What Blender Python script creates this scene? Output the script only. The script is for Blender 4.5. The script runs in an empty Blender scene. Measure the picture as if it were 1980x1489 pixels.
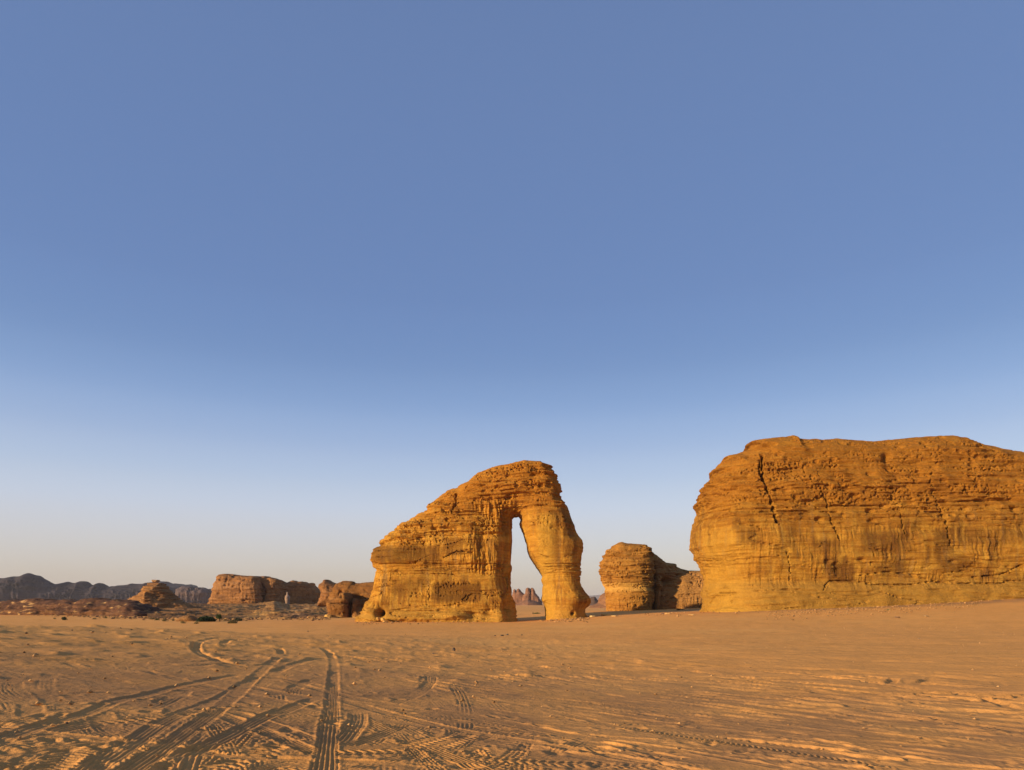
import bpy, math, random
import numpy as np
from mathutils import Vector

# ------------------------------------------------------------------ camera, sky, sun, exposure
scene = bpy.context.scene
COL = scene.collection
F_PX, CX, HZ, CAM_Z = 1320.0, 990.0, 1165.0, 1.75      # focal length and horizon in photo pixels, eye height in metres

cam_d = bpy.data.cameras.new('camera')
cam_d.sensor_width = 36.0
cam_d.lens = 36.0 * F_PX / 1980.0
cam_d.shift_y = (HZ - 744.5) / 1980.0
cam_d.clip_start = 0.1
cam_d.clip_end = 60000.0
cam = bpy.data.objects.new('camera', cam_d)
cam.location = (0, 0, CAM_Z)
cam.rotation_euler = (math.radians(90), 0, 0)
COL.objects.link(cam)
scene.camera = cam

SUN_ELEV = math.radians(12.0)
SUN_AZ = math.radians(57.0)            # sun stands behind the camera, this far round to its left
to_sun = Vector((-math.sin(SUN_AZ) * math.cos(SUN_ELEV), -math.cos(SUN_AZ) * math.cos(SUN_ELEV), math.sin(SUN_ELEV)))

world = bpy.data.worlds.new('World')
scene.world = world
world.use_nodes = True
wn, wl = world.node_tree.nodes, world.node_tree.links
wn.clear()
w_out = wn.new('ShaderNodeOutputWorld')
w_bg = wn.new('ShaderNodeBackground')
w_sky = wn.new('ShaderNodeTexSky')
w_sky.sky_type = 'NISHITA'
w_sky.sun_disc = False
w_sky.sun_elevation = SUN_ELEV
w_sky.sun_rotation = math.pi + SUN_AZ          # 0 = +Y, turning clockwise seen from above
w_sky.altitude = 700.0
w_sky.air_density = 1.0
w_sky.dust_density = 1.0
w_sky.ozone_density = 1.0
w_bg.inputs['Strength'].default_value = 0.12
# the dusty evening sky: the physical sky blended with a gradient that depends on height above the horizon only
w_tc = wn.new('ShaderNodeTexCoord')
w_sep = wn.new('ShaderNodeSeparateXYZ')
w_ramp = wn.new('ShaderNodeValToRGB')
w_sc = wn.new('ShaderNodeVectorMath'); w_sc.operation = 'SCALE'
w_sc.inputs['Scale'].default_value = 1.0 / (0.12 * 2 ** 0.58)
w_mix = wn.new('ShaderNodeMix'); w_mix.data_type = 'RGBA'; w_mix.inputs[0].default_value = 0.86
SKY = [(0.0, (187, 173, 165)), (0.05, (203, 193, 188)), (0.12, (202, 206, 220)), (0.168, (185, 199, 224)),
       (0.212, (165, 185, 220)), (0.262, (141, 168, 212)), (0.318, (119, 149, 198)), (0.40, (107, 136, 188)), (0.66, (102, 128, 177)), (1.0, (95, 120, 168))]
cr_ = w_ramp.color_ramp
cr_.interpolation = 'CARDINAL'
for i_, (p_, c_) in enumerate(SKY):
    e_ = cr_.elements[0] if i_ == 0 else (cr_.elements[-1] if i_ == len(SKY) - 1 else cr_.elements.new(p_))
    e_.position = p_
    e_.color = (*[((v_ / 255 + .055) / 1.055) ** 2.4 for v_ in c_], 1)
wl.new(w_tc.outputs['Generated'], w_sep.inputs[0])
wl.new(w_sep.outputs['Z'], w_ramp.inputs['Fac'])
wl.new(w_ramp.outputs['Color'], w_sc.inputs[0])
wl.new(w_sky.outputs[0], w_mix.inputs[6])
wl.new(w_sc.outputs[0], w_mix.inputs[7])
wl.new(w_mix.outputs[2], w_bg.inputs['Color'])
wl.new(w_bg.outputs[0], w_out.inputs['Surface'])

sun_d = bpy.data.lights.new('sun', 'SUN')
sun_d.energy = 5.0
sun_d.angle = math.radians(0.53)
sun_d.color = (1.0, 0.76, 0.46)
sun = bpy.data.objects.new('sun', sun_d)
sun.rotation_euler = to_sun.to_track_quat('Z', 'Y').to_euler()
sun.location = (-60, -60, 60)
COL.objects.link(sun)

scene.view_settings.view_transform = 'Standard'
scene.view_settings.look = 'None'
scene.view_settings.gamma = 1.0
scene.view_settings.use_curve_mapping = False
scene.view_settings.exposure = 0.58
scene.cycles.volume_bounces = 0
scene.cycles.max_bounces = 6

# ------------------------------------------------------------------ numpy noise
_rng = np.random.RandomState(7)
_PERM = np.tile(_rng.permutation(256), 3).astype(np.int32)
_G = _rng.normal(size=(256, 3))
_G = (_G / np.linalg.norm(_G, axis=1)[:, None]).astype(np.float32)


def noise3(x, y, z, seed=0):
    x, y, z = np.broadcast_arrays(np.asarray(x, np.float64), np.asarray(y, np.float64), np.asarray(z, np.float64))
    x = x + seed * 17.13; y = y + seed * 5.71; z = z - seed * 9.37
    xi = np.floor(x); yi = np.floor(y); zi = np.floor(z)
    xf = (x - xi).astype(np.float32); yf = (y - yi).astype(np.float32); zf = (z - zi).astype(np.float32)
    xi = xi.astype(np.int64) & 255; yi = yi.astype(np.int64) & 255; zi = zi.astype(np.int64) & 255
    u = xf * xf * xf * (xf * (xf * 6 - 15) + 10)
    v = yf * yf * yf * (yf * (yf * 6 - 15) + 10)
    w = zf * zf * zf * (zf * (zf * 6 - 15) + 10)

    def c(dx, dy, dz):
        h = _PERM[_PERM[_PERM[xi + dx] + yi + dy] + zi + dz]
        g = _G[h]
        return g[..., 0] * (xf - dx) + g[..., 1] * (yf - dy) + g[..., 2] * (zf - dz)
    a = c(0, 0, 0); a += u * (c(1, 0, 0) - a)
    b = c(0, 1, 0); b += u * (c(1, 1, 0) - b)
    d = c(0, 0, 1); d += u * (c(1, 0, 1) - d)
    e = c(0, 1, 1); e += u * (c(1, 1, 1) - e)
    a += v * (b - a); d += v * (e - d)
    return (a + w * (d - a)) * 1.7


def fbm(x, y, z, octaves=4, seed=0, gain=0.5):
    s, amp, tot = 0.0, 1.0, 0.0
    for o in range(octaves):
        k = 2.03 ** o
        s = s + amp * noise3(x * k, y * k, z * k, seed + o * 3)
        tot += amp; amp *= gain
    return s / tot


def cells(x, y, z, seed=0):
    """distance to the nearest jittered feature point, and a random number per point"""
    xi = np.floor(x).astype(np.int64); yi = np.floor(y).astype(np.int64); zi = np.floor(z).astype(np.int64)
    best = np.full(x.shape, 9.0, np.float32); rnd = np.zeros(x.shape, np.float32)
    for dx in (-1, 0, 1):
        for dy in (-1, 0, 1):
            for dz in (-1, 0, 1):
                cx, cy, cz = xi + dx, yi + dy, zi + dz
                h = _PERM[_PERM[_PERM[(cx + seed) & 255] + (cy & 255)] + (cz & 255)]
                jx = _G[h, 0] * .4 + .5; jy = _G[h, 1] * .4 + .5; jz = _G[h, 2] * .4 + .5
                d2 = (cx + jx - x) ** 2 + (cy + jy - y) ** 2 + (cz + jz - z) ** 2
                m = d2 < best
                best = np.where(m, d2, best); rnd = np.where(m, h / 255.0, rnd)
    return np.sqrt(best), rnd


def sst(a, b, x):
    t = np.clip((x - a) / (b - a), 0, 1)
    return t * t * (3 - 2 * t)


def lerp(a, b, t):
    return a + (b - a) * t


def mixc(c, c2, t):
    return c + (np.asarray(c2, np.float32) - c) * np.asarray(t)[:, None]


# ------------------------------------------------------------------ helpers
def props(o, label=None, cat=None, group=None, kind=None):
    if label: o['label'] = label
    if cat: o['category'] = cat
    if group: o['group'] = group
    if kind: o['kind'] = kind
    return o


def mesh_np(name, verts, faces, mat, parent=None, col=None, smooth=True):
    me = bpy.data.meshes.new(name)
    verts = np.ascontiguousarray(verts, np.float32)
    faces = np.ascontiguousarray(faces, np.int32)
    k = faces.shape[1]
    me.vertices.add(len(verts)); me.vertices.foreach_set('co', verts.ravel())
    me.loops.add(faces.size); me.loops.foreach_set('vertex_index', faces.ravel())
    me.polygons.add(len(faces))
    me.polygons.foreach_set('loop_start', np.arange(0, faces.size, k, dtype=np.int32))
    me.polygons.foreach_set('use_smooth', np.full(len(faces), smooth))
    me.update(calc_edges=True)
    if col is not None:
        at = me.color_attributes.new('tint', 'FLOAT_COLOR', 'POINT')
        c4 = np.ones((len(verts), 4), np.float32); c4[:, :3] = np.clip(col, 0.005, 1)
        at.data.foreach_set('color', c4.ravel())
    me.materials.append(mat)
    o = bpy.data.objects.new(name, me)
    COL.objects.link(o)
    if parent is not None: o.parent = parent
    return o


def empty(name, loc):
    o = bpy.data.objects.new(name, None)
    o.location = loc; o.empty_display_size = 0.5
    COL.objects.link(o)
    return o


def at(px, py, d):
    """photo pixel at depth d -> world point"""
    return ((px - CX) / F_PX * d, d, CAM_Z + (HZ - py) / F_PX * d)


# ------------------------------------------------------------------ materials
def material(name, rough=0.95, grain=((40.0, 0.12), (6.0, 0.12)), bumps=(), col=None, spec=0.1):
    m = bpy.data.materials.new(name); m.use_nodes = True
    n, l = m.node_tree.nodes, m.node_tree.links
    b = n['Principled BSDF']
    b.inputs['Roughness'].default_value = rough
    b.inputs['Specular IOR Level'].default_value = spec
    tc = n.new('ShaderNodeNewGeometry')
    if col is None:
        a = n.new('ShaderNodeAttribute'); a.attribute_name = 'tint'; a.attribute_type = 'GEOMETRY'
        cur = a.outputs['Color']
    else:
        r = n.new('ShaderNodeRGB'); r.outputs[0].default_value = (*col, 1); cur = r.outputs[0]
    for sc, amt in grain:
        t = n.new('ShaderNodeTexNoise'); t.inputs['Scale'].default_value = sc; t.inputs['Detail'].default_value = 4
        l.new(tc.outputs['Position'], t.inputs['Vector'])
        mr = n.new('ShaderNodeMapRange')
        mr.inputs['From Min'].default_value = 0.3; mr.inputs['From Max'].default_value = 0.7
        mr.inputs['To Min'].default_value = 1 - amt; mr.inputs['To Max'].default_value = 1 + amt
        l.new(t.outputs['Fac'], mr.inputs['Value'])
        mx = n.new('ShaderNodeVectorMath'); mx.operation = 'SCALE'
        l.new(cur, mx.inputs[0]); l.new(mr.outputs[0], mx.inputs['Scale'])
        cur = mx.outputs[0]
    l.new(cur, b.inputs['Base Color'])
    nrm = None
    for sc, dist, strength, sz in bumps:
        t = n.new('ShaderNodeTexNoise'); t.inputs['Scale'].default_value = sc; t.inputs['Detail'].default_value = 8; t.inputs['Roughness'].default_value = .68
        mp = n.new('ShaderNodeMapping'); mp.inputs['Scale'].default_value = (1, 1, sz)
        l.new(tc.outputs['Position'], mp.inputs['Vector']); l.new(mp.outputs[0], t.inputs['Vector'])
        bp = n.new('ShaderNodeBump'); bp.inputs['Distance'].default_value = dist; bp.inputs['Strength'].default_value = strength
        l.new(t.outputs['Fac'], bp.inputs['Height'])
        if nrm is not None: l.new(nrm, bp.inputs['Normal'])
        nrm = bp.outputs[0]
    if nrm is not None: l.new(nrm, b.inputs['Normal'])
    return m


M_SAND = material('sand', grain=((60.0, 0.10), (9.0, 0.07), (0.5, 0.06)), bumps=((90.0, 0.004, 0.6, 1), (14.0, 0.02, 0.45, 1), (2.2, 0.10, 0.35, 1), (0.5, 0.35, 0.3, 1)))
M_ROCK = material('sandstone', grain=((3.0, 0.12), (0.6, 0.08)), bumps=((0.8, 0.7, 0.6, 1.6), (2.2, 0.5, 0.9, 1.5), (5.0, 0.2, 0.8, 1.3)))
M_FARROCK = material('weathered_rock', grain=((0.6, 0.14), (0.15, 0.1)), bumps=((0.5, 0.8, 0.6, 2.5), (1.6, 0.3, 0.5, 1.5)))
M_HILL = material('dark_hill_rock', grain=((0.08, 0.15), (0.02, 0.1)), bumps=((0.05, 6.0, 0.6, 0.5),))
M_STONE = material('stone', grain=((8.0, 0.15),), bumps=((10.0, 0.03, 0.6, 1),))
M_LEAF = material('leaf', rough=0.7, grain=((6.0, 0.3),))
M_BARK = material('bark', col=(0.12, 0.085, 0.055), grain=((9.0, 0.2),))


# ------------------------------------------------------------------ surface nets: a field on a grid -> quads
def surface_nets(F, org, h):
    ins = F < 0
    c = np.zeros(tuple(s - 1 for s in F.shape), np.uint8)
    for dx in (0, 1):
        for dy in (0, 1):
            for dz in (0, 1):
                c += ins[dx:F.shape[0] - 1 + dx, dy:F.shape[1] - 1 + dy, dz:F.shape[2] - 1 + dz]
    act = (c > 0) & (c < 8)
    idx = np.argwhere(act)
    pos = np.zeros((len(idx), 3), np.float32); cnt = np.zeros(len(idx), np.float32)
    corners = [(i, j, k) for i in (0, 1) for j in (0, 1) for k in (0, 1)]
    val = {q: F[idx[:, 0] + q[0], idx[:, 1] + q[1], idx[:, 2] + q[2]] for q in corners}
    for a in corners:
        for ax in range(3):
            if a[ax] == 1: continue
            b = list(a); b[ax] = 1; b = tuple(b)
            fa, fb = val[a], val[b]
            cr = (fa < 0) != (fb < 0)
            t = np.where(cr, fa / np.where(cr, fa - fb, 1), 0)
            p = np.tile(np.array(a, np.float32), (len(idx), 1)); p[:, ax] = t
            pos += p * cr[:, None]; cnt += cr
    verts = (idx + pos / cnt[:, None]) * h + org
    vid = np.full(act.shape, -1, np.int32); vid[act] = np.arange(len(idx))
    quads = []
    for ax in range(3):
        A = [slice(None)] * 3; B = [slice(None)] * 3
        A[ax] = slice(0, -1); B[ax] = slice(1, None)
        i0, i1 = ins[tuple(A)], ins[tuple(B)]
        e = np.argwhere(i0 != i1)
        o1, o2 = [(1, 2), (2, 0), (0, 1)][ax]
        lim = act.shape
        e = e[(e[:, o1] > 0) & (e[:, o2] > 0) & (e[:, o1] < lim[o1]) & (e[:, o2] < lim[o2])]
        pos_in = i0[e[:, 0], e[:, 1], e[:, 2]]
        q = []
        for d1, d2 in ((-1, -1), (0, -1), (0, 0), (-1, 0)):
            f = e.copy(); f[:, o1] += d1; f[:, o2] += d2
            q.append(vid[f[:, 0], f[:, 1], f[:, 2]])
        q = np.stack(q, 1)
        q[~pos_in] = q[~pos_in][:, ::-1]
        quads.append(q)
    return verts.astype(np.float32), np.concatenate(quads)


def vnormals(v, q, smooth=0):
    a, b, c, d = (v[q[:, i]] for i in range(4))
    fn = np.cross(c - a, d - b)
    n = np.zeros_like(v)
    for ax in range(3):
        for i in range(4):
            n[:, ax] += np.bincount(q[:, i], fn[:, ax], len(v))
    for _ in range(smooth):
        m = np.zeros_like(n)
        avg = sum(n[q[:, i]] for i in range(4))
        for ax in range(3):
            for i in range(4):
                m[:, ax] += np.bincount(q[:, i], avg[:, ax], len(v))
        n = m
    return n / np.maximum(np.linalg.norm(n, axis=1), 1e-9)[:, None]


def poly_sdf(X, Z, pts):
    """signed distance to a closed outline, negative inside"""
    d2 = np.full(X.shape, 1e18); ins = np.zeros(X.shape, bool)
    n = len(pts)
    for i in range(n):
        (ax, az), (bx, bz) = pts[i], pts[(i + 1) % n]
        ex, ez = bx - ax, bz - az
        wx, wz = X - ax, Z - az
        t = np.clip((wx * ex + wz * ez) / max(ex * ex + ez * ez, 1e-12), 0, 1)
        d2 = np.minimum(d2, (wx - ex * t) ** 2 + (wz - ez * t) ** 2)
        cond = ((az <= Z) & (bz > Z)) | ((bz <= Z) & (az > Z))
        if abs(ez) > 1e-12:
            ins ^= cond & (X < ax + (Z - az) / ez * ex)
    d = np.sqrt(d2)
    return np.where(ins, -d, d)


def tr(pts, x0, y0, k):
    """points read off an enlarged crop -> photo pixels"""
    return [(x0 + x / k, y0 + y / k) for x, y in pts]


def bodies_mesh(bodies, d, h, zmin):
    """each body: outline in photo pixels at depth d + y0, half thickness T, edge rounding R, exponent p"""
    P = []
    for bd in bodies:
        dd = d + bd.get('y0', 0)
        s_ = bd.get('slant', 0.0)
        k0 = (min(p[0] for p in bd['out']) + max(p[0] for p in bd['out'])) / 2
        xm = (k0 - CX) / F_PX * dd
        q_ = []
        for px, py in bd['out']:
            kx = (px - CX) / F_PX
            xx = kx * (dd - s_ * xm) / (1 - kx * s_)
            q_.append((xx, CAM_Z + (HZ - py) / F_PX * (dd + s_ * (xx - xm))))
        bd['xm'] = xm
        P.append(q_)
    xs = [p[0] for q in P for p in q]; zs = [p[1] for q in P for p in q]
    sl = [abs(b.get('slant', 0)) * max(abs(q[0] - b['xm']) for q in p_) for b, p_ in zip(bodies, P)]
    x0, x1 = min(xs) - 2.5 * h, max(xs) + 2.5 * h
    z0, z1 = zmin - 2 * h, max(zs) + 2.5 * h
    y0 = min(d + b.get('y0', 0) - b['T'] - e for b, e in zip(bodies, sl)) - 2.5 * h
    y1 = max(d + b.get('y0', 0) + b['T'] + e for b, e in zip(bodies, sl)) + 2.5 * h
    gx = np.arange(x0, x1 + h, h); gy = np.arange(y0, y1 + h, h); gz = np.arange(z0, z1 + h, h)
    X, Z = np.meshgrid(gx, gz, indexing='ij')
    F = None
    for bd, pts in zip(bodies, P):
        s = poly_sdf(X, Z, pts)
        R, T, p = bd['R'], bd['T'], bd.get('p', 2.2)
        lean = bd.get('lean', 0.0)                 # the face leans back with height
        slant = bd.get('slant', 0.0)               # the face turns away with x
        yc = d + bd.get('y0', 0)
        zb = min(q[1] for q in pts); xb = bd['xm']
        Tm = np.maximum(T - lean * np.maximum(Z - zb, 0), R * 0.92)
        a = np.maximum(s + R, 0) / R
        sh = (slant * (X - xb)).astype(np.float32)
        ay = np.maximum(np.abs(gy[None, :, None] - yc - sh[:, None, :]) - Tm[:, None, :].astype(np.float32) + R, 0) / R
        f = ((a[:, None, :].astype(np.float32) ** p + ay.astype(np.float32) ** p) ** (1 / p) - 1) * R
        F = f if F is None else np.minimum(F, f)
    F = np.maximum(F, (zmin - gz)[None, None, :].astype(np.float32))
    return surface_nets(F.astype(np.float32), np.array([gx[0], gy[0], gz[0]], np.float32), h)


def polyline_dist(px, py, pts):
    d2 = np.full(px.shape, 1e18)
    for (ax, ay), (bx, by) in zip(pts[:-1], pts[1:]):
        ex, ey = bx - ax, by - ay
        t = np.clip(((px - ax) * ex + (py - ay) * ey) / (ex * ex + ey * ey + 1e-9), 0, 1)
        d2 = np.minimum(d2, (px - ax - ex * t) ** 2 + (py - ay - ey * t) ** 2)
    return np.sqrt(d2)


def pixel_of(v):
    yy = np.maximum(v[:, 1], 1)
    return CX + F_PX * v[:, 0] / yy, HZ - F_PX * (v[:, 2] - CAM_Z) / yy


def weather(v, q, S):
    """relief of layered sandstone; S = sizes in metres, returns displaced verts and some masks"""
    n = vnormals(v, q, S.get('nsmooth', 3))
    x, y, z = v[:, 0].astype(np.float64), v[:, 1].astype(np.float64), v[:, 2].astype(np.float64)
    px, py = pixel_of(v)
    k = S['k']                                          # overall grain size of the relief
    sd = S.get('seed', 1)
    front = sst(0.1, -0.45, n[:, 1])
    steep = 1 - sst(0.55, 0.95, np.abs(n[:, 2]))
    disp = S.get('big', 1.0) * fbm(x / (9 * k), y / (9 * k), z / (7 * k), 3, sd)
    zw = z + 0.9 * k * fbm(x / (14 * k), y / (14 * k), z / (10 * k), 2, sd + 20) + S.get('tilt', 0) * x
    lay = noise3(0 * x, 0 * x + 3.3, zw / (1.9 * k), sd + 31)
    lay2 = noise3(x / (16 * k), y / (16 * k), zw / (0.75 * k), sd + 33)
    lay3 = noise3(x / (5 * k), y / (5 * k), zw / (0.33 * k), sd + 35)
    lay4 = noise3(x / (9 * k), y / (9 * k), zw / (0.55 * k), sd + 37)
    sm = S['strata'](px, py) * (0.55 + 0.75 * sst(-0.4, 0.5, fbm(x / (11 * k), y / (11 * k), z / (5 * k), 2, sd + 41)))
    led = np.tanh(2.6 * lay) * 0.55 + np.tanh(3 * lay2) * 0.42 + np.tanh(2.5 * lay3) * 0.22 + np.tanh(6 * lay4) * 0.30 * sst(-.2, .5, noise3(x / (12 * k), y / (12 * k), z / (6 * k), sd + 38))
    disp = disp + k * S.get('sa', 0.8) * sm * led * (0.35 + 0.65 * steep)
    # blocky break-up of the beds
    bl, br = cells(x / (3.4 * k), y / (3.4 * k), zw / (1.4 * k), sd + 3)
    disp = disp + k * 0.45 * sm * (br - 0.5) * S.get('blk', 1.0)
    # vertical flutes and runnels
    fl = fbm(x / (1.5 * k), y / (1.5 * k), z / (13 * k), 3, sd + 51)
    fmask = S['flute'](px, py) * sst(-0.35, 0.4, fbm(x / (9 * k), y / (9 * k), z / (9 * k), 2, sd + 61)) * steep
    disp = disp + k * S.get('fa', 0.5) * fmask * (np.abs(fl) * 2.2 - 0.5)
    # honeycomb pits, in rows along some beds
    band = noise3(0 * x + 5, x / (40 * k), zw / (2.1 * k), sd + 71)
    pm = S['pit'](px, py) * sst(-0.08, 0.16, band) * sst(-0.15, 0.25, fbm(x / (7 * k), y / (7 * k), z / (6 * k), 2, sd + 81))
    pd, pr = cells(x / (0.95 * k), y / (0.95 * k), zw / (0.85 * k), sd + 9)
    pit = sst(0.50, 0.27, pd) * pm * (0.4 + 0.6 * pr)
    disp = disp - k * S.get('pa', 0.8) * pit
    qd, qr = cells(x / (0.62 * k), y / (0.62 * k), zw / (0.50 * k), sd + 19)
    pm2 = S['pit'](px, py) * sst(0.05, 0.25, noise3(0 * x + 9, x / (30 * k), zw / (1.25 * k), sd + 73)) * sst(-0.1, 0.25, fbm(x / (5 * k), y / (5 * k), z / (4 * k), 2, sd + 83))
    disp = disp - k * 0.6 * sst(0.52, 0.30, qd) * pm2 * (qr > .35)
    # scalloped arches under the ledges
    ad, ar = cells(x / (2.4 * k), y / (2.4 * k), zw / (1.9 * k), sd + 27)
    disp = disp - k * 0.55 * sst(0.44, 0.38, ad) * (ar > .6) * sst(.3, .7, S['pit'](px, py)) * sst(-.1, .2, noise3(0 * x + 2, x / (50 * k), zw / (3.3 * k), sd + 77))
    # scattered larger hollows
    hd, hr = cells(x / (4.5 * k), y / (4.5 * k), zw / (2.6 * k), sd + 15)
    disp = disp - k * 0.9 * sst(0.36, 0.12, hd) * (hr > 0.62) * sst(.3, .8, S['strata'](px, py))
    # bedding partings: thin deep slots
    part = np.abs(noise3(x / (22 * k), y / (22 * k), zw / (2.7 * k), sd + 91))
    disp = disp - k * 0.55 * sst(0.045, 0.012, part) * S.get('slot', 1.0) * sst(-.3, .3, noise3(x / (8 * k), y / (8 * k), z / (6 * k), sd + 95))
    for pts, wpx, dep in S.get('cracks', ()):
        dep = dep * S.get('ck', 1)
        wob = 2.2 * noise3(px / 9, py / 9, 0 * px, sd + 7) + 1.1 * noise3(px / 3.1, py / 3.1, 0 * px, sd + 8)
        c = polyline_dist(px + wob, py, pts)
        vw = wpx * (.75 + .6 * noise3(px / 8, py / 8, 0 * px, sd + 10)); vd = sst(-.85, .0, noise3(px / 14, py / 14, 0 * px, sd + 11))
        disp = disp - dep * vd * sst(vw, vw * 0.2, c) * front
    for cx, cy, rx, ry, amp in S.get('dents', ()):
        g = np.exp(-(((px - cx) / rx) ** 2 + ((py - cy) / ry) ** 2))
        disp = disp + amp * g * front
    for x0_, x1_, zp in S.get('zprof', ()):
        a = np.interp(py, [p for p, _ in zp], [w for _, w in zp])
        disp = disp + a * front * steep * sst(x0_ - 15, x0_ + 15, px) * sst(x1_ + 15, x1_ - 15, px)
    disp = disp - S.get('shrink', 0) * sst(.3, .85, np.abs(n[:, 0])) * (1 - np.exp(-((py - 1112) / 24) ** 2) * (px > 985) * (px < 1200))
    for x0_, x1_, y0_, y1_, a in S.get('calm', ()):
        g = sst(x0_ - 3, x0_ + 3, px) * sst(x1_ + 3, x1_ - 3, px) * sst(y0_ - 4, y0_ + 4, py) * sst(y1_ + 4, y1_ - 4, py) * sst(.35, .7, np.abs(n[:, 0]))
        disp = disp * (1 - g * (1 - a))
    hz = n.copy(); hz[:, 2] *= 0.45
    v2 = v + hz * disp[:, None].astype(np.float32)
    return v2, dict(n=n, px=px, py=py, x=x, y=y, z=z, zw=zw, lay=lay, lay2=lay2, lay3=lay3, lay4=lay4, fl=fl, front=front, steep=steep, fm=fmask, pit=pit, br=br, k=k, sd=sd)


# ------------------------------------------------------------------ terrain height
_RX = np.array([-2000, 4, 22, 42, 58, 101, 150, 260, 2000.]); _RZ = np.array([0, 0, 1.2, 2.35, 2.7, 4.6, 7.1, 9.5, 12.])


def terrain(x, y):
    s = np.clip(y / 230.0, 0, 1)
    z = -4.15 * (1 - (1 - s) ** 1.9)
    z = z + (0.085 * 3.0 * np.logaddexp(0, -(np.maximum(x, -22) - 1.0) / 3.0) - 0.14) * sst(95, 20, np.abs(y))
    r = sum(np.interp(x + o, _RX, _RZ) for o in (-8, -4, 0, 4, 8)) / 5
    z = z + r * sst(25, 185, y) * (1 - sst(260, 520, y))
    z = z + 0.35 * (np.hypot(x, y) < 4000) * noise3(x / 60, y / 45, 0 * x, 3) * sst(25, 90, y) + 0.1 * noise3(x / 17, y / 14, 0 * x, 5) * sst(12, 40, y)
    return z


def ground_point(px, py):
    """where the view ray through a photo pixel meets the sand"""
    lo, hi = 1.0, 3000.0
    t = np.geomspace(2.0, 3000.0, 1500)
    xx = (px - CX) / F_PX * t; zz = CAM_Z + (HZ - py) / F_PX * t
    g = zz - terrain(xx, t)
    i = np.argmax(g < 0)
    if g[i] >= 0: i = len(t) - 1
    f = g[i - 1] / (g[i - 1] - g[i]); tt = t[i - 1] + f * (t[i] - t[i - 1])
    x = (px - CX) / F_PX * tt
    return float(x), float(tt), float(terrain(np.array([x]), np.array([tt]))[0])


# ------------------------------------------------------------------ ground sheet with tyre tracks pressed into it
def spline(pts, n=8):
    p = np.array(pts, float); p = np.vstack([2 * p[0] - p[1], p, 2 * p[-1] - p[-2]])
    out = []
    for i in range(1, len(p) - 2):
        for t in np.linspace(0, 1, n, endpoint=False):
            out.append(0.5 * (2 * p[i] + (p[i + 1] - p[i - 1]) * t + (2 * p[i - 1] - 5 * p[i] + 4 * p[i + 1] - p[i + 2]) * t * t + (3 * p[i] - p[i - 1] - 3 * p[i + 1] + p[i + 2]) * t ** 3))
    out.append(p[-2])
    return np.array(out)


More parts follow.
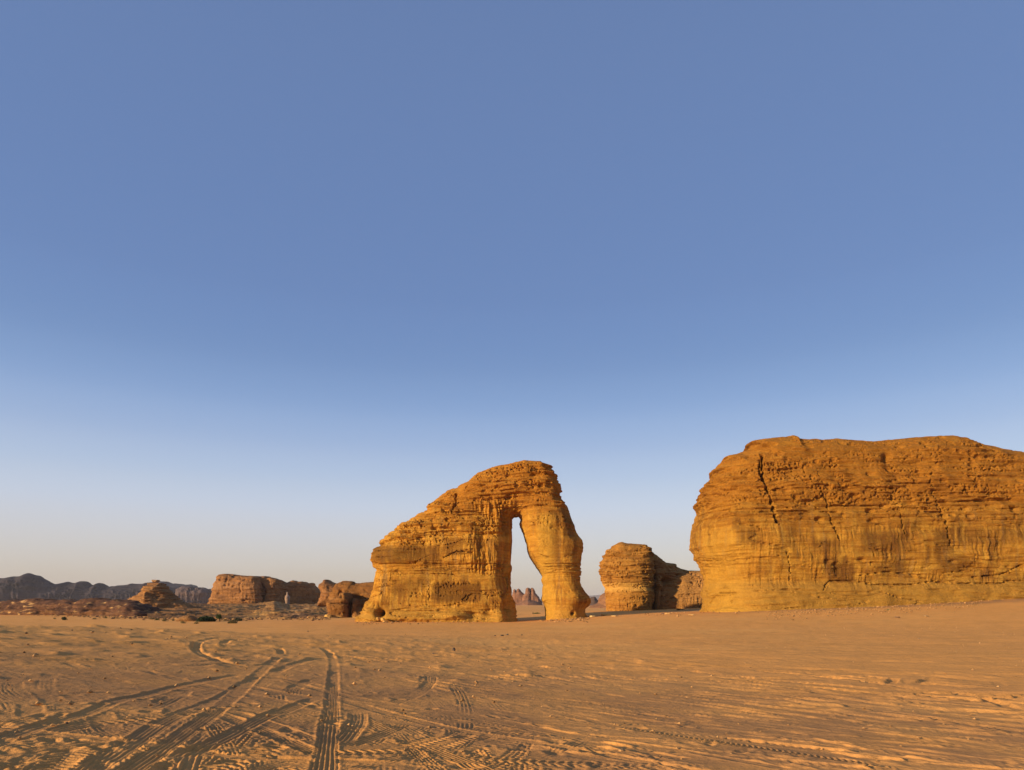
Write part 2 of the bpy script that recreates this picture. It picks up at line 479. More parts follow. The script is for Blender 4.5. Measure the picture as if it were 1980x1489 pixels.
def build_ground():
    a_f = np.radians(np.arange(-42, 42.001, 0.105))
    a_c = np.radians(np.concatenate([np.arange(42.8, 60, 1.0), np.arange(62, 298.1, 4.0), np.arange(300, 317.3, 1.0)]))
    ang = np.concatenate([a_f, a_c])
    rr = [0.4, 1.2, 2.2, 3.2, 4.2, 5.0, 5.6]
    while rr[-1] < 20000:
        r = rr[-1]
        rr.append(r + max(0.009, min(r * r * (2.0e-4 if r < 12 else 3.0e-4), 0.034 * r if r < 3000 else .1 * r)))
    rr = np.array(rr)
    A, R = np.meshgrid(ang, rr)                          # rows: radius
    x = (R * np.sin(A)).ravel(); y = (R * np.cos(A)).ravel(); r = R.ravel()
    z = terrain(x, y)
    fine = (r < 320) & (np.abs(A.ravel()) < 0.8)
    i = np.where(fine)[0]; X, Y, RR = x[i], y[i], r[i]
    # hummocks, churned sand, wind streaks
    churn = sst(10, -4, X - 0.10 * Y) * sst(150, 25, RR)
    h = 0.045 * fbm(X / 2.6, Y / 2.6, 0 * X, 3, 11) * sst(90, 20, RR)
    h = h + 0.12 * fbm(X / 7.0, Y / 5.0, 0 * X, 2, 12) * sst(10, 40, RR) * sst(300, 150, RR)
    c1 = fbm(X / 0.5, Y / 0.5, 0 * X, 3, 13)
    h = h + 0.017 * (np.abs(c1) - .3) * sst(60, 12, RR) * (0.04 + 0.96 * churn)
    # wind and wheel streaks running from far left to near right
    u = 0.69 * X - 0.72 * Y; w = 0.72 * X + 0.69 * Y
    wob = w + 0.5 * noise3(X / 7, Y / 7, 0 * X, 19)
    rgt = (1 - churn) * sst(60, 30, RR)
    amp = 0.35 + 0.65 * sst(-0.3, 0.35, noise3(X / 6, Y / 6, 0 * X, 15))
    st1 = noise3(u / 13.0, wob / 0.95, 0 * X, 14); st2 = noise3(u / 9.0, wob / 0.38, 0 * X, 24); st3 = noise3(u / 8.0, wob / 0.12, 0 * X, 25)
    h = h + rgt * amp * (0.046 * (1 - 2.2 * np.abs(st1)) + 0.019 * (1 - 2 * np.abs(st2)) * sst(30, 14, RR) + 0.005 * st3 * sst(13, 8, RR))
    # flatter streaks across the middle distance
    st = fbm(X / 6.0 + .15 * Y, Y / 1.6 - .12 * X, 0 * X, 3, 18)
    h = h + 0.11 * st * sst(16, 32, RR) * sst(240, 80, RR) * (0.35 + 0.65 * amp)
    rough = fbm(X / 1.0, Y / 1.5, 0 * X, 3, 16)
    h = h + 0.10 * rough * np.abs(rough + .3) * 1.6 * sst(13, 26, RR) * sst(170, 50, RR) * (0.10 + churn)
    base = 0.02 * fbm(X / 3.1, Y / 3.1, 0 * X, 2, 21) * sst(60, 10, RR)

    rs = np.random.RandomState(5)
    tracks = []

    def T(pts, w=0.27, dep=0.026, rib=5, lug=0.0, berm=0.014, keep=1.0, ridge=0.010):
        tracks.append((pts, w, dep, rib, lug, berm, keep, ridge))

    # sweeping faint tracks over the right half, fanning out from near the two main ruts
    for k in range(120):
        sx = rs.uniform(620, 980); sy = 1262 + (rs.rand() ** 1.2) * 130
        ex = 2050; ey = sy + rs.uniform(40, 190)
        mx = lerp(sx, ex, 0.45); my = lerp(sy, ey, 0.45) + rs.uniform(-14, 12)
        T([(sx, sy), (lerp(sx, ex, .2), lerp(sy, my, .5) + rs.uniform(-3, 3)), (mx, my), (lerp(mx, ex, .5), lerp(my, ey, .52)), (ex, ey)],
          dep=rs.uniform(0.010, 0.028), rib=rs.choice([4, 5, 6]), lug=rs.choice([0, 0, 0, 0, 0.006]), berm=rs.uniform(0.006, 0.020), keep=rs.uniform(.55, 1), ridge=rs.uniform(.002, .007))
    # crossing arcs over the churned left half
    for k in range(260):
        cx = -60 + 1100 * rs.rand() ** 1.2; cy = 1275 + rs.rand() * 250
        gx, gy, _ = ground_point(cx, cy)
        th = rs.uniform(0, math.pi); L = rs.uniform(1.5, 6.5) * (0.6 + gy / 14); cur = rs.uniform(-0.35, 0.35) / L
        pts = []
        for t in np.linspace(-L / 2, L / 2, 7):
            pts.append(('w', gx + math.cos(th + cur * t) * t, gy + math.sin(th + cur * t) * t))
        T(pts, w=rs.uniform(.24, .34), dep=rs.uniform(0.002, 0.010), rib=rs.choice([4, 5, 6]), lug=rs.choice([0, 0, .006, .010]), berm=rs.uniform(0.004, 0.010), keep=rs.uniform(.7, 1), ridge=rs.uniform(.008, .014))
    # short tread imprints
    for px_, py_, th in ((290, 1283, 0.1), (975, 1267, 0.2), (1060, 1272, 0.3), (1725, 1319, 1.0), (1790, 1318, .8), (1930, 1322, 1.0), (1960, 1352, .6),
                         (95, 1348, 2.3), (60, 1372, 2.2), (200, 1392, 2.2), (545, 1440, 1.4), (690, 1455, .4), (830, 1432, 1.2), (880, 1432, 1.25), (760, 1345, .9), (470, 1470, 1.3), (120, 1470, 2.0)):
        gx, gy, _ = ground_point(px_, py_)
        L = 0.5 + gy * 0.035
        T([('w', gx + math.cos(th) * t, gy + math.sin(th) * t) for t in np.linspace(-L, L, 5)], w=0.3, dep=0.012, rib=0, lug=0.012, berm=.008)
    # tracks that the photograph shows one by one
    T([(-80, 1395), (0, 1406), (101, 1418), (202, 1428), (303, 1441), (354, 1451), (480, 1464), (640, 1470), (800, 1478)], w=0.24, dep=0.018, rib=3, ridge=.003, berm=.016)
    T([(-40, 1440), (50, 1411), (101, 1396), (164, 1380), (227, 1355), (278, 1345), (353, 1325), (470, 1303)], w=.26, dep=.02, rib=3, ridge=.004)
    T([(160, 1400), (260, 1392), (340, 1384), (430, 1369)], w=.24, dep=.012, rib=0, lug=.012, berm=.01)
    T([(425, 1381), (476, 1401), (526, 1421), (577, 1442), (640, 1466)], dep=.018, rib=5)
    T([(445, 1376), (500, 1392), (560, 1412), (625, 1438)], w=.22, dep=.012, rib=4)
    T([(330, 1470), (400, 1442), (450, 1419), (500, 1392), (560, 1366)], dep=.016, rib=4)
    T([(505, 1385), (540, 1378), (580, 1362), (610, 1352), (640, 1350)], dep=.02, rib=4)
    T([(531, 1300), (564, 1285), (602, 1275), (640, 1272)], w=.3, dep=.025, rib=4)
    T([(470, 1325), (496, 1331), (577, 1346), (622, 1351), (678, 1358), (779, 1386), (900, 1414), (1100, 1446), (1400, 1500)], w=.3, dep=.014, rib=4, ridge=.006, berm=.011)
    T([(560, 1318), (640, 1340), (760, 1362), (900, 1385), (1100, 1425), (1350, 1475)], w=.28, dep=.011, rib=5, ridge=.006, berm=.009)
    T([(655, 1440), (672, 1420), (690, 1395), (692, 1375)], w=.3, dep=.02, rib=5)
    T([(890, 1340), (964, 1354), (1052, 1373), (1128, 1388), (1204, 1406), (1300, 1421), (1500, 1452), (1760, 1490)], w=.25, dep=.014, rib=0, lug=.014, berm=.012)
    T([(940, 1302), (1015, 1314), (1103, 1328), (1300, 1358), (1600, 1395), (1990, 1440)], w=.24, dep=.010, rib=0, lug=.010, berm=.008)
    T([(860, 1375), (960, 1392), (1100, 1420), (1300, 1450), (1560, 1495)], w=.3, dep=.012, rib=6, ridge=.006)
    T([(1180, 1275), (1350, 1300), (1550, 1322), (1750, 1338), (1990, 1352)], w=.3, dep=.014, rib=3, ridge=.006, berm=.012)
    T([(1450, 1298), (1600, 1312), (1750, 1330), (1850, 1342), (1990, 1378)], w=.3, dep=.014, rib=3, ridge=.006, berm=.012)
    T([(1250, 1335), (1400, 1352), (1560, 1368), (1700, 1372), (1990, 1385)], w=.3, dep=.014, rib=3, ridge=.006, berm=.012)
    # loops where a car turned
    T([(540, 1283), (470, 1287), (400, 1270), (378, 1252), (395, 1238), (440, 1232)], w=.32, dep=.013, rib=2, berm=.008)
    T([(430, 1247), (440, 1240), (470, 1237)], w=.32, dep=.012, rib=2, berm=.007)
    # companion of the left rut, then the two main ruts
    T([(120, 1530), (170, 1489), (252, 1439), (328, 1391), (429, 1350), (480, 1318)], w=.3, dep=.014, rib=5, ridge=.008, berm=.010)
    T([(200, 1530), (253, 1489), (353, 1421), (433, 1364), (476, 1325), (514, 1290), (539, 1270), (543, 1260), (528, 1251)], w=.27, dep=0.013, rib=5, berm=.012, ridge=.011)
    T([(618, 1540), (627, 1489), (635, 1417), (641, 1366), (644, 1316), (645, 1282), (637, 1264), (622, 1252)], w=.27, dep=0.013, rib=5, berm=.012, ridge=.011)

    for pts, wd, dep, rib, lug, berm, keep, ridge in tracks:
        dep, berm, ridge, lug = dep * .85, berm * .75, ridge * 1.15, lug * 1.0
        wp = [(p[1], p[2]) if p[0] == 'w' else ground_point(*p)[:2] for p in pts]
        sp = spline(wp, 7)
        m = 0.6
        sel = np.where((X > sp[:, 0].min() - m) & (X < sp[:, 0].max() + m) & (Y > sp[:, 1].min() - m) & (Y < sp[:, 1].max() + m))[0]
        if not len(sel): continue
        sx, sy = X[sel], Y[sel]
        best = np.full(len(sel), 1e9); lat = np.zeros(len(sel)); tx_ = np.zeros(len(sel)); ty_ = np.zeros(len(sel)); arc = np.zeros(len(sel)); end = np.zeros(len(sel), bool)
        s0 = 0.0
        for j in range(len(sp) - 1):
            ax, ay = sp[j]; ex, ey = sp[j + 1] - sp[j]
            L = math.hypot(ex, ey) + 1e-9
            near = np.where((np.abs(sx - ax - ex / 2) < abs(ex) / 2 + m) & (np.abs(sy - ay - ey / 2) < abs(ey) / 2 + m))[0]
            if len(near):
                t0 = ((sx[near] - ax) * ex + (sy[near] - ay) * ey) / (L * L)
                t = np.clip(t0, 0, 1)
                dx = sx[near] - ax - ex * t; dy = sy[near] - ay - ey * t
                dd = dx * dx + dy * dy
                b = dd < best[near]
                nb = near[b]
                best[nb] = dd[b]
                lat[nb] = ((sx[nb] - ax) * (-ey) + (sy[nb] - ay) * ex) / L
                arc[nb] = s0 + t[b] * L; tx_[nb] = ex / L; ty_[nb] = ey / L
                end[nb] = ((j == 0) & (t0[b] < 0)) | ((j == len(sp) - 2) & (t0[b] > 1))
            s0 += L
        dist = np.sqrt(best)
        hw = wd / 2 * (1 + 0.05 * np.sin(arc * 1.7) + 0.09 * noise3(arc / .35, lat * 0, lat * 0, 41))
        uu = np.clip(lat / hw, -3, 3)
        rs_ = RR[sel]; rho = rs_ * rs_ * np.where(rs_ < 12, 2.0e-4, 3.0e-4); rad_t = np.abs(tx_ * sx + ty_ * sy) / rs_; rad_n = np.abs(-ty_ * sx + tx_ * sy) / rs_
        e_lat = rho * rad_n + .0015 * rs_; e_arc = rho * rad_t + .0015 * rs_
        rfade = sst(.6, .36, e_lat / (wd / max(rib, 1))); lfade = sst(.5, .25, e_arc / .1)
        bs = np.hypot(.15, .9 * e_lat / hw)
        fade = sst(0, 0.5, arc) * sst(s0, s0 - 0.5, arc) * np.where(end, 0, 1) * (keep if keep > .98 else sst(-.5, .5, noise3(arc / 2.2, arc * 0, arc * 0, len(sp)) + (keep - .75) * 2))
        big = 1 + 0.7 * sst(12, 35, RR[sel])             # blurred, wind-widened further out
        prof = -dep * big + (ridge * rfade * np.cos(rib * math.pi * uu) * (0.75 + 0.5 * noise3(arc / .5, uu, uu * 0, 44)) if rib else 0)
        if lug:
            ch = np.sin((arc + 0.5 * np.abs(lat)) * 2 * math.pi / (0.09 + 0.05 * ((len(sp) * 7 + int(1000 * wd)) % 5) / 4))
            prof = prof + lug * lfade * np.tanh(2 * ch) * (np.abs(uu) > 0.15)
        inside = sst(1.08, 0.88, np.abs(uu)) * fade
        e = i[sel]
        h[sel] = lerp(h[sel], base[sel] + prof, inside) + berm * big * fade * np.exp(-((np.abs(uu) - 1.0 - bs) / bs) ** 2) * (.15 / bs) ** .5 * (0.8 + 0.5 * noise3(arc / .4, np.sign(lat), lat * 0, 47))
    # footprints and scuffs
    for k in range(260):
        gx, gy, _ = ground_point(rs.uniform(-40, 1990), 1235 + 254 * rs.rand() ** 0.8)
        if gy > 45: continue
        rx = rs.uniform(.06, .22); ry = rs.uniform(.05, .12); th = rs.uniform(0, 3.1)
        sel = np.where((np.abs(X - gx) < .6) & (np.abs(Y - gy) < .6))[0]
        a = (X[sel] - gx) * math.cos(th) + (Y[sel] - gy) * math.sin(th); b = -(X[sel] - gx) * math.sin(th) + (Y[sel] - gy) * math.cos(th)
        q = np.sqrt((a / rx) ** 2 + (b / ry) ** 2)
        h[sel] += rs.uniform(.008, .022) * (-np.exp(-q ** 2) + 0.5 * np.exp(-((q - 1.6) / .5) ** 2))
    z[i] += h
    # faces
    nr, na = len(rr), len(ang)
    I = np.arange(nr * na).reshape(nr, na)
    J = np.roll(I, -1, 1)
    f = np.stack([I[:-1], I[1:], J[1:], J[:-1]], -1).reshape(-1, 4)[:, ::-1]
    v = np.stack([x, y, z], 1)
    # sand colour: warm ochre, a little paler and greyer in places, gravelly strip along the foot of the big cliff
    c = np.tile(np.array([0.74, 0.342, 0.086], np.float32), (len(v), 1))
    t = fbm(x / 23, y / 23, 0 * x, 3, 61)
    c = mixc(c, (0.76, 0.385, 0.105), sst(-0.1, 0.6, t) * .6)
    c = mixc(c, (0.62, 0.28, 0.062), sst(0.0, 0.6, fbm(x / 6, y / 3, 0 * x, 3, 63)) * .5)
    c = mixc(c, (0.40, 0.200, 0.076), sst(34, 12, r) * (.45 + .35 * sst(-.3, .3, noise3(x / 2.1, y / 2.1, 0 * x, 64))))  # sand near the camera darkened: foreground shade put into the colour
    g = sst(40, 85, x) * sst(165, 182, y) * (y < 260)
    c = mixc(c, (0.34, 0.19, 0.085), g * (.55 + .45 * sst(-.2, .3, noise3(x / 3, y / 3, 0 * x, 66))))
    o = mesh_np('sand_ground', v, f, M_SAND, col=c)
    props(o, kind='structure')


build_ground()

# ------------------------------------------------------------------ rock colours
def big_rock_colour(m, pale_y, top_y0, top_y1, patches=(), seed=0, stain=1.0, gain=1.30):
    x, y, z, k = m['x'], m['y'], m['z'], m['k']
    px, py = m['px'], m['py']
    wob = 10 * fbm(x / 12, y / 12, z / 8, 2, seed + 1)
    c = np.tile(np.array([0.365, 0.170, 0.021], np.float32), (len(x), 1))
    c = mixc(c, (0.46, 0.250, 0.036), sst(-0.1, 0.5, fbm(x / 5, y / 5, z / 5, 3, seed + 2)) * .8)
    # beds of different colour
    c = mixc(c, (0.27, 0.115, 0.015), sst(0.05, 0.5, m['lay']) * .55)
    c = mixc(c, (0.23, 0.092, 0.014), sst(0.1, 0.6, m['lay2']) * .45)
    c = mixc(c, (0.25, 0.105, 0.014), sst(.12, .3, m['lay4']) * .5)
    c = mixc(c, (0.44, 0.235, 0.036), sst(.15, .35, -m['lay4']) * .4)
    # weathered darker orange upper part
    tp = sst(top_y1, top_y0, py + wob)
    c = mixc(c, (0.300, 0.120, 0.014), tp * (.60 + .3 * sst(-.4, .3, m['lay3'])))
    # pale fresh sandstone near the foot
    lo = sst(pale_y - 14, pale_y + 10, py + wob * .6)
    c = mixc(c, (0.345, 0.185, 0.034), lo * .7)
    # rust and desert varnish running down in streaks
    s1 = fbm(x / 1.3, y / 1.3, z / 22, 3, seed + 5)
    s2 = fbm(x / 9, y / 9, z / 12, 3, seed + 6)
    mid = sst(top_y0, top_y1 + 10, py) * (1 - lo)
    var = sst(0.0, 0.42, s2 + .55 * s1) * (0.25 + .75 * mid)
    c = mixc(c, (0.145, 0.060, 0.011), var * .72 * stain)
    c = mixc(c, (0.26, 0.155, 0.055), sst(0.18, 0.5, s1 - .2 * s2) * mid * .55)
    s3 = fbm(x / .8, y / .8, z / 9, 2, seed + 15)
    c = mixc(c, (0.52, 0.295, 0.045), sst(0.08, 0.4, s3 + .4 * s2) * (.25 + .75 * mid) * (1 - tp) * .35)
    # broad stained panels with hanging lower edges
    c = c * gain
    for x0, x1, y0, y1, a in patches:
        e = 3.5 * noise3(px / 3.0, 0 * px, 0 * px, seed + 8) + 4 * noise3(px / 13, py / 9, 0 * px, seed + 9)
        g = sst(x0 - 4, x0 + 4, px + e) * sst(x1 + 4, x1 - 4, px + e) * sst(y0 - 3, y0 + 4, py + e) * sst(y1 + 7, y1 - 4, py + e)
        c = mixc(c, (0.145, 0.060, 0.011), g * a)
    return c


def plain_rock_colour(m, base, dark, pale, seed, dark_amt=.6):
    x, y, z, k = m['x'], m['y'], m['z'], m['k']
    base, dark, pale = (np.array(q) * [.58, .53, .56] for q in (base, dark, pale))
    c = np.tile(np.array(base, np.float32), (len(x), 1))
    c = mixc(c, pale, sst(0.0, .5, m['lay']) * .5)
    c = mixc(c, dark, sst(-.05, .45, fbm(x / (7 * k), y / (7 * k), z / (3 * k), 3, seed)) * dark_amt)
    c = mixc(c, dark, sst(0.1, .55, m['lay2']) * .4)
    c = mixc(c, dark, sst(0.1, .4, fbm(x / (1.5 * k), y / (1.5 * k), z / (9 * k), 2, seed + 4)) * .35)
    return c


one = lambda v: (lambda px, py: np.full(px.shape, float(v)))
F_UP = lambda m, y0, y1: None

# ------------------------------------------------------------------ the elephant-shaped arch
Z1 = [(130, 1330), (135, 1262), (165, 1190), (190, 1140), (215, 1120), (235, 1040), (240, 960), (248, 905), (225, 870), (217, 830),
      (222, 790), (245, 755), (285, 735), (272, 705), (310, 680), (340, 640), (400, 600), (450, 565), (520, 530), (560, 505), (605, 490),
      (618, 440), (660, 415), (720, 370), (760, 340), (830, 315), (860, 290), (920, 250), (985, 210), (1060, 180), (1120, 158), (1220, 145),
      (1270, 128), (1320, 115), (1370, 122), (1440, 118), (1462, 130), (1520, 148), (1532, 175), (1555, 195), (1575, 240), (1590, 290),
      (1605, 340), (1607, 380), (1640, 420), (1665, 480), (1680, 540), (1700, 590), (1715, 640), (1750, 690), (1757, 720), (1760, 760),
      (1750, 810), (1740, 855), (1732, 885), (1725, 930), (1722, 980), (1740, 1020), (1770, 1060), (1805, 1100), (1812, 1130), (1800, 1160),
      (1775, 1190), (1785, 1240), (1790, 1400), (1455, 1400), (1452, 1200), (1445, 1160), (1430, 1120), (1438, 1060), (1450, 1020), (1440, 980), (1450, 950),
      (1440, 930), (1420, 900), (1390, 860), (1355, 810), (1340, 770), (1335, 720), (1320, 680), (1310, 640), (1290, 600), (1285, 570),
      (1292, 545), (1276, 514), (1250, 522), (1238, 545), (1235, 620), (1238, 700), (1230, 800), (1225, 860), (1232, 900), (1220, 950),
      (1225, 1010), (1245, 1060), (1255, 1110), (1268, 1160), (1270, 1220), (1284, 1400), (130, 1400)]
ele = tr(Z1, 660, 860, 3.736)
v, q = bodies_mesh([dict(out=ele, T=13.0, R=9.0, p=2.4, lean=0.09)], 221.0, 0.28, -8.0)
ele_S = dict(shrink=.9, k=1.0, seed=2, big=0.9, sa=.95, pa=1.15, calm=[(985, 1052, 985, 1112, .2)], nsmooth=4,
             strata=lambda px, py: 0.12 + 0.95 * sst(1070, 1020, py + (px - 860) * .16) * sst(1108, 1080, px) * (1 - .9 * sst(1000, 1015, px) * sst(970, 985, py)) + 0.6 * np.exp(-((py - 1098) / 11) ** 2) + 0.5 * sst(1160, 1185, py) * (px < 1010),
             flute=lambda px, py: sst(945, 990, py) * sst(1190, 1165, py) * (0.3 + 1.3 * sst(890, 930, px) * sst(1035, 1000, px)), fa=.75,
             pit=lambda px, py: (0.45 + 0.55 * sst(1060, 1000, py)) * (1 - .6 * sst(1010, 1020, px) * sst(985, 1000, py)),
             cracks=[([(881, 955), (880, 975), (873, 993)], 1.8, 1.8), ([(866, 1036), (867, 1060)], 1.3, 0.9), ([(818, 1040), (819, 1058)], 1.3, .8),
                     ([(920, 1000), (945, 1022), (961, 1040)], 1.4, 0.9), ([(828, 1137), (829, 1160)], 1.2, .7), ([(903, 1150), (894, 1160)], 1.5, .8),
                     ([(858, 1078), (883, 1066), (914, 1069)], 1.5, 1.0), ([(802, 1088), (829, 1074)], 1.4, .8), ([(1030, 936), (1031, 930), (1042, 930), (1045, 943)], 1.2, .6),
                     ([(720, 1090), (760, 1090), (820, 1089), (870, 1091), (990, 1090)], 1.8, .7), ([(1040, 1090), (1125, 1090)], 1.6, .6),
                     ([(1120, 1002), (1128, 1010)], 2.0, 1.2), ([(975, 985), (990, 981), (1010, 980)], 1.8, .9)],
             dents=[(736, 1186, 7, 7, -7.5), (915, 1188, 16, 12, -2.2), (945, 1187, 14, 11, -2.6), (983, 1180, 12, 20, -2.2), (870, 1140, 45, 18, -1.1),
                    (985, 1010, 16, 30, -1.6), (760, 1075, 40, 16, 1.0), (1105, 960, 14, 30, -0.6), (1106, 1158, 16, 14, 1.6),
                    (900, 1060, 18, 40, 1.0), (935, 1060, 12, 45, -1.2), (1108, 1186, 3, 3, -2.0), (880, 1190, 20, 5, 1.8), (790, 1195, 60, 5, 1.2)],
             zprof=[(660, 1010, [(880, 0), (1084, 0.5), (1092, -0.5), (1104, -0.9), (1118, -0.5), (1150, 0.1), (1175, 0.7), (1190, 1.2)])])
v, m = weather(v, q, ele_S)
c = big_rock_colour(m, 1178, 960, 1030, patches=[(835, 930, 1124, 1162, .85), (757, 810, 1120, 1150, .5), (720, 850, 1055, 1084, .75), (860, 900, 1040, 1072, .6),
                                                 (1062, 1082, 985, 1085, .7), (1088, 1118, 985, 1075, .6), (940, 965, 1040, 1090, .4), (848, 885, 1095, 1104, .5)], seed=3)
c = mixc(c, (0.46, 0.245, 0.034), np.exp(-((m['py'] - 1112) / 10) ** 2) * .6 * sst(-.3, .3, m['lay3']))
c = mixc(c, (0.46, 0.245, 0.034), sst(1030, 1050, m['px']) * sst(1080, 1060, m['px']) * sst(985, 1000, m['py']) * .85)
o = mesh_np('rock_arch', v, q, M_ROCK, col=c, smooth=False)
props(o, 'tall golden sandstone arch shaped like an elephant with its trunk reaching the sand', 'rock arch')

# ------------------------------------------------------------------ the big cliff on the right
Z2 = [(160, 1400), (160, 1050), (175, 1010), (165, 960), (175, 900), (170, 850), (150, 800), (120, 755), (103, 700), (100, 620), (110, 580),
      (128, 530), (128, 450), (140, 430), (150, 380), (158, 360), (205, 290), (205, 270), (275, 205), (285, 190), (340, 175), (395, 155),
      (415, 125), (415, 112), (500, 97), (590, 88), (640, 72), (668, 90), (760, 97), (810, 100), (880, 97), (980, 105), (1090, 110), (1180, 104),
      (1260, 95), (1400, 82), (1490, 78), (1560, 92), (1650, 125), (1760, 150), (1900, 172), (1980, 185), (2200, 235), (2320, 300), (2420, 450), (2440, 1400)]
cliff = tr(Z2, 1300, 820, 2.9118)
v, q = bodies_mesh([dict(out=cliff, T=24.0, R=21.0, p=2.5, lean=0.08, slant=.04)], 214.0, 0.36, -6.0)
X0, Y0, KK = 1300, 820, 2.9118
cr = lambda pts: tr(pts, X0, Y0, KK)
cliff_S = dict(ck=.95, k=1.05, seed=9, big=1.1, sa=.78, pa=1.0, blk=.7, slot=.8, nsmooth=4,
               strata=lambda px, py: 0.25 + 0.9 * sst(1030, 985, py) + 0.4 * np.exp(-((py - 1085) / 16) ** 2) + .15 * sst(1100, 1120, py),
               flute=lambda px, py: sst(1000, 1030, py) * sst(1150, 1120, py) * .8,
               pit=lambda px, py: 0.05 + 0.95 * sst(1015, 985, py), shrink=1.4,
               cracks=[(cr([(505, 180), (508, 260), (520, 330), (555, 430), (570, 510), (595, 565)]), 3.6, 4.6),
                       (cr([(490, 200), (495, 280), (512, 320)]), 3.2, 2.6),
                       (cr([(740, 235), (738, 300)]), 1.8, 1.4), (cr([(835, 380), (870, 430), (885, 530), (915, 600), (940, 660)]), 2.4, 1.8),
                       (cr([(1235, 400), (1270, 490), (1300, 620)]), 1.6, 1.1), (cr([(1440, 320), (1480, 430), (1530, 540), (1560, 680)]), 2.6, 1.9),
                       (cr([(640, 730), (665, 800), (668, 900), (680, 950)]), 1.6, 1.0), (cr([(1130, 700), (1110, 800)]), 1.4, .8),
                       (cr([(855, 660), (815, 700)]), 1.4, .9), (cr([(130, 780), (300, 770), (480, 755), (600, 745)]), 1.3, .7),
                       (cr([(840, 940), (890, 885), (920, 880), (1050, 885), (1150, 905), (1350, 905), (1500, 880)]), 1.5, 1.0),
                       (cr([(1500, 890), (1700, 900), (1870, 895), (1910, 880), (1980, 880)]), 1.8, 1.3),
                       (cr([(1050, 855), (1200, 830), (1400, 850), (1600, 850)]), 1.5, .9), (cr([(1700, 860), (1850, 850), (1980, 790)]), 2.0, 1.4),
                       (cr([(250, 950), (400, 945), (560, 935), (720, 930)]), 1.3, .7),
                       (cr([(420, 500), (600, 490), (800, 490), (1000, 500), (1300, 490), (1500, 500)]), 1.6, .8),
                       (cr([(560, 370), (750, 340), (900, 350), (1150, 350)]), 1.5, .9), (cr([(900, 460), (1100, 460), (1400, 450), (1700, 430), (1940, 420)]), 1.5, .9)],
               dents=[(1328 + 390, 879, 8, 5, -2.5), (1955, 965, 22, 8, -1.2), (1625, 1100, 14, 12, -.9), (1480, 1060, 60, 30, .8), (1750, 1060, 70, 25, .7),
                      (1420, 990, 25, 40, .9), (1560, 930, 50, 18, .8), (1850, 930, 60, 20, .8)],
               zprof=[(1300, 2400, [(880, -.6), (935, 0.2), (1080, 0.6), (1100, 0.0), (1125, -0.4), (1140, 0.5), (1165, .8), (1185, 1.1)])])
v, m = weather(v, q, cliff_S)
c = big_rock_colour(m, 1122, 935, 1035, patches=[(1617, 1652, 1092, 1124, .8), (1580, 1622, 1044, 1068, .6), (1450, 1475, 1030, 1060, .4), (1660, 1760, 1030, 1068, .6), (1800, 1840, 1020, 1070, .6),
                                                 (1700, 1760, 1085, 1110, .5), (1810, 1880, 1075, 1105, .55), (1870, 1960, 1020, 1050, .5)], seed=30, stain=1.25, gain=1.06)
c = mixc(c, (0.46, 0.25, 0.034), sst(1345, 1365, m['px']) * sst(1470, 1400, m['px']) * sst(1000, 1060, m['py']) * .55)
o = mesh_np('sandstone_cliff', v, q, M_ROCK, col=c, smooth=False)
props(o, 'huge rounded golden cliff with a long diagonal crack, cut off by the right picture edge', 'cliff')

# ------------------------------------------------------------------ the smaller rock between them
oA = tr([(230, 1500), (215, 1280), (190, 1200), (185, 1050), (190, 960), (150, 850), (95, 770), (88, 570), (120, 470), (180, 330), (185, 300), (270, 262), (280, 230), (390, 175),
         (440, 160), (550, 185), (700, 195), (830, 205), (890, 245), (925, 290), (965, 350), (960, 500), (975, 800), (955, 900), (975, 1000), (950, 1200), (950, 1500)], 1150, 1030, 8.609)
oB = tr([(800, 1500), (800, 330), (965, 350), (1050, 420), (1160, 500), (1330, 515), (1325, 560), (1400, 600), (1550, 635), (1750, 640), (1830, 690), (2600, 760), (2600, 1500)], 1150, 1030, 8.609)
oC = tr([(1000, 1500), (985, 950), (1000, 760), (1060, 700), (1110, 740), (1120, 900), (1060, 1100), (1040, 1500)], 1150, 1030, 8.609)
v, q = bodies_mesh([dict(out=oA, T=13, R=11, p=2.4, lean=.08), dict(out=oB, y0=12, T=14, R=9, p=2.3, lean=.12), dict(out=oC, y0=0, T=5, R=4)], 300.0, 0.39, -8.0)
S = dict(k=1.0, seed=14, big=.8, sa=.75, nsmooth=3, strata=lambda px, py: .45 + .75 * sst(1135, 1120, py), flute=lambda px, py: sst(1140, 1160, py) * .8, pit=one(1.0), pa=.9,
         zprof=[(1150, 1270, [(1050, 0), (1120, .5), (1128, .2), (1136, -.6), (1150, 0), (1180, .3)])],
         cracks=[([(1264, 1110), (1263, 1140), (1262, 1183)], 2.0, 2.0), ([(1165, 1127), (1200, 1126), (1258, 1128)], 1.2, .6)],
         dents=[(1288, 1122, 12, 6, -3.0), (1272, 1142, 7, 4, -1.5), (1310, 1112, 5, 3, -1.5), (1315, 1128, 6, 4, -1.2)])
v, m = weather(v, q, S)
c = plain_rock_colour(m, (.66, .33, .055), (.40, .185, .040), (.78, .45, .10), 44, .3)
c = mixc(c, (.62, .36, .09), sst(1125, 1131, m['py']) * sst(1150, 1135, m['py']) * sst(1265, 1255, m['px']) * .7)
c = mixc(c, (.40, .205, .068), sst(1262, 1275, m['px']) * .7)  # right half in its own tint: shadow tone lightened through the colour
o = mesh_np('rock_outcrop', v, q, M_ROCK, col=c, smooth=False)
props(o, 'rounded layered rock with a long low tail, standing between the arch and the huge cliff', 'rock formation')

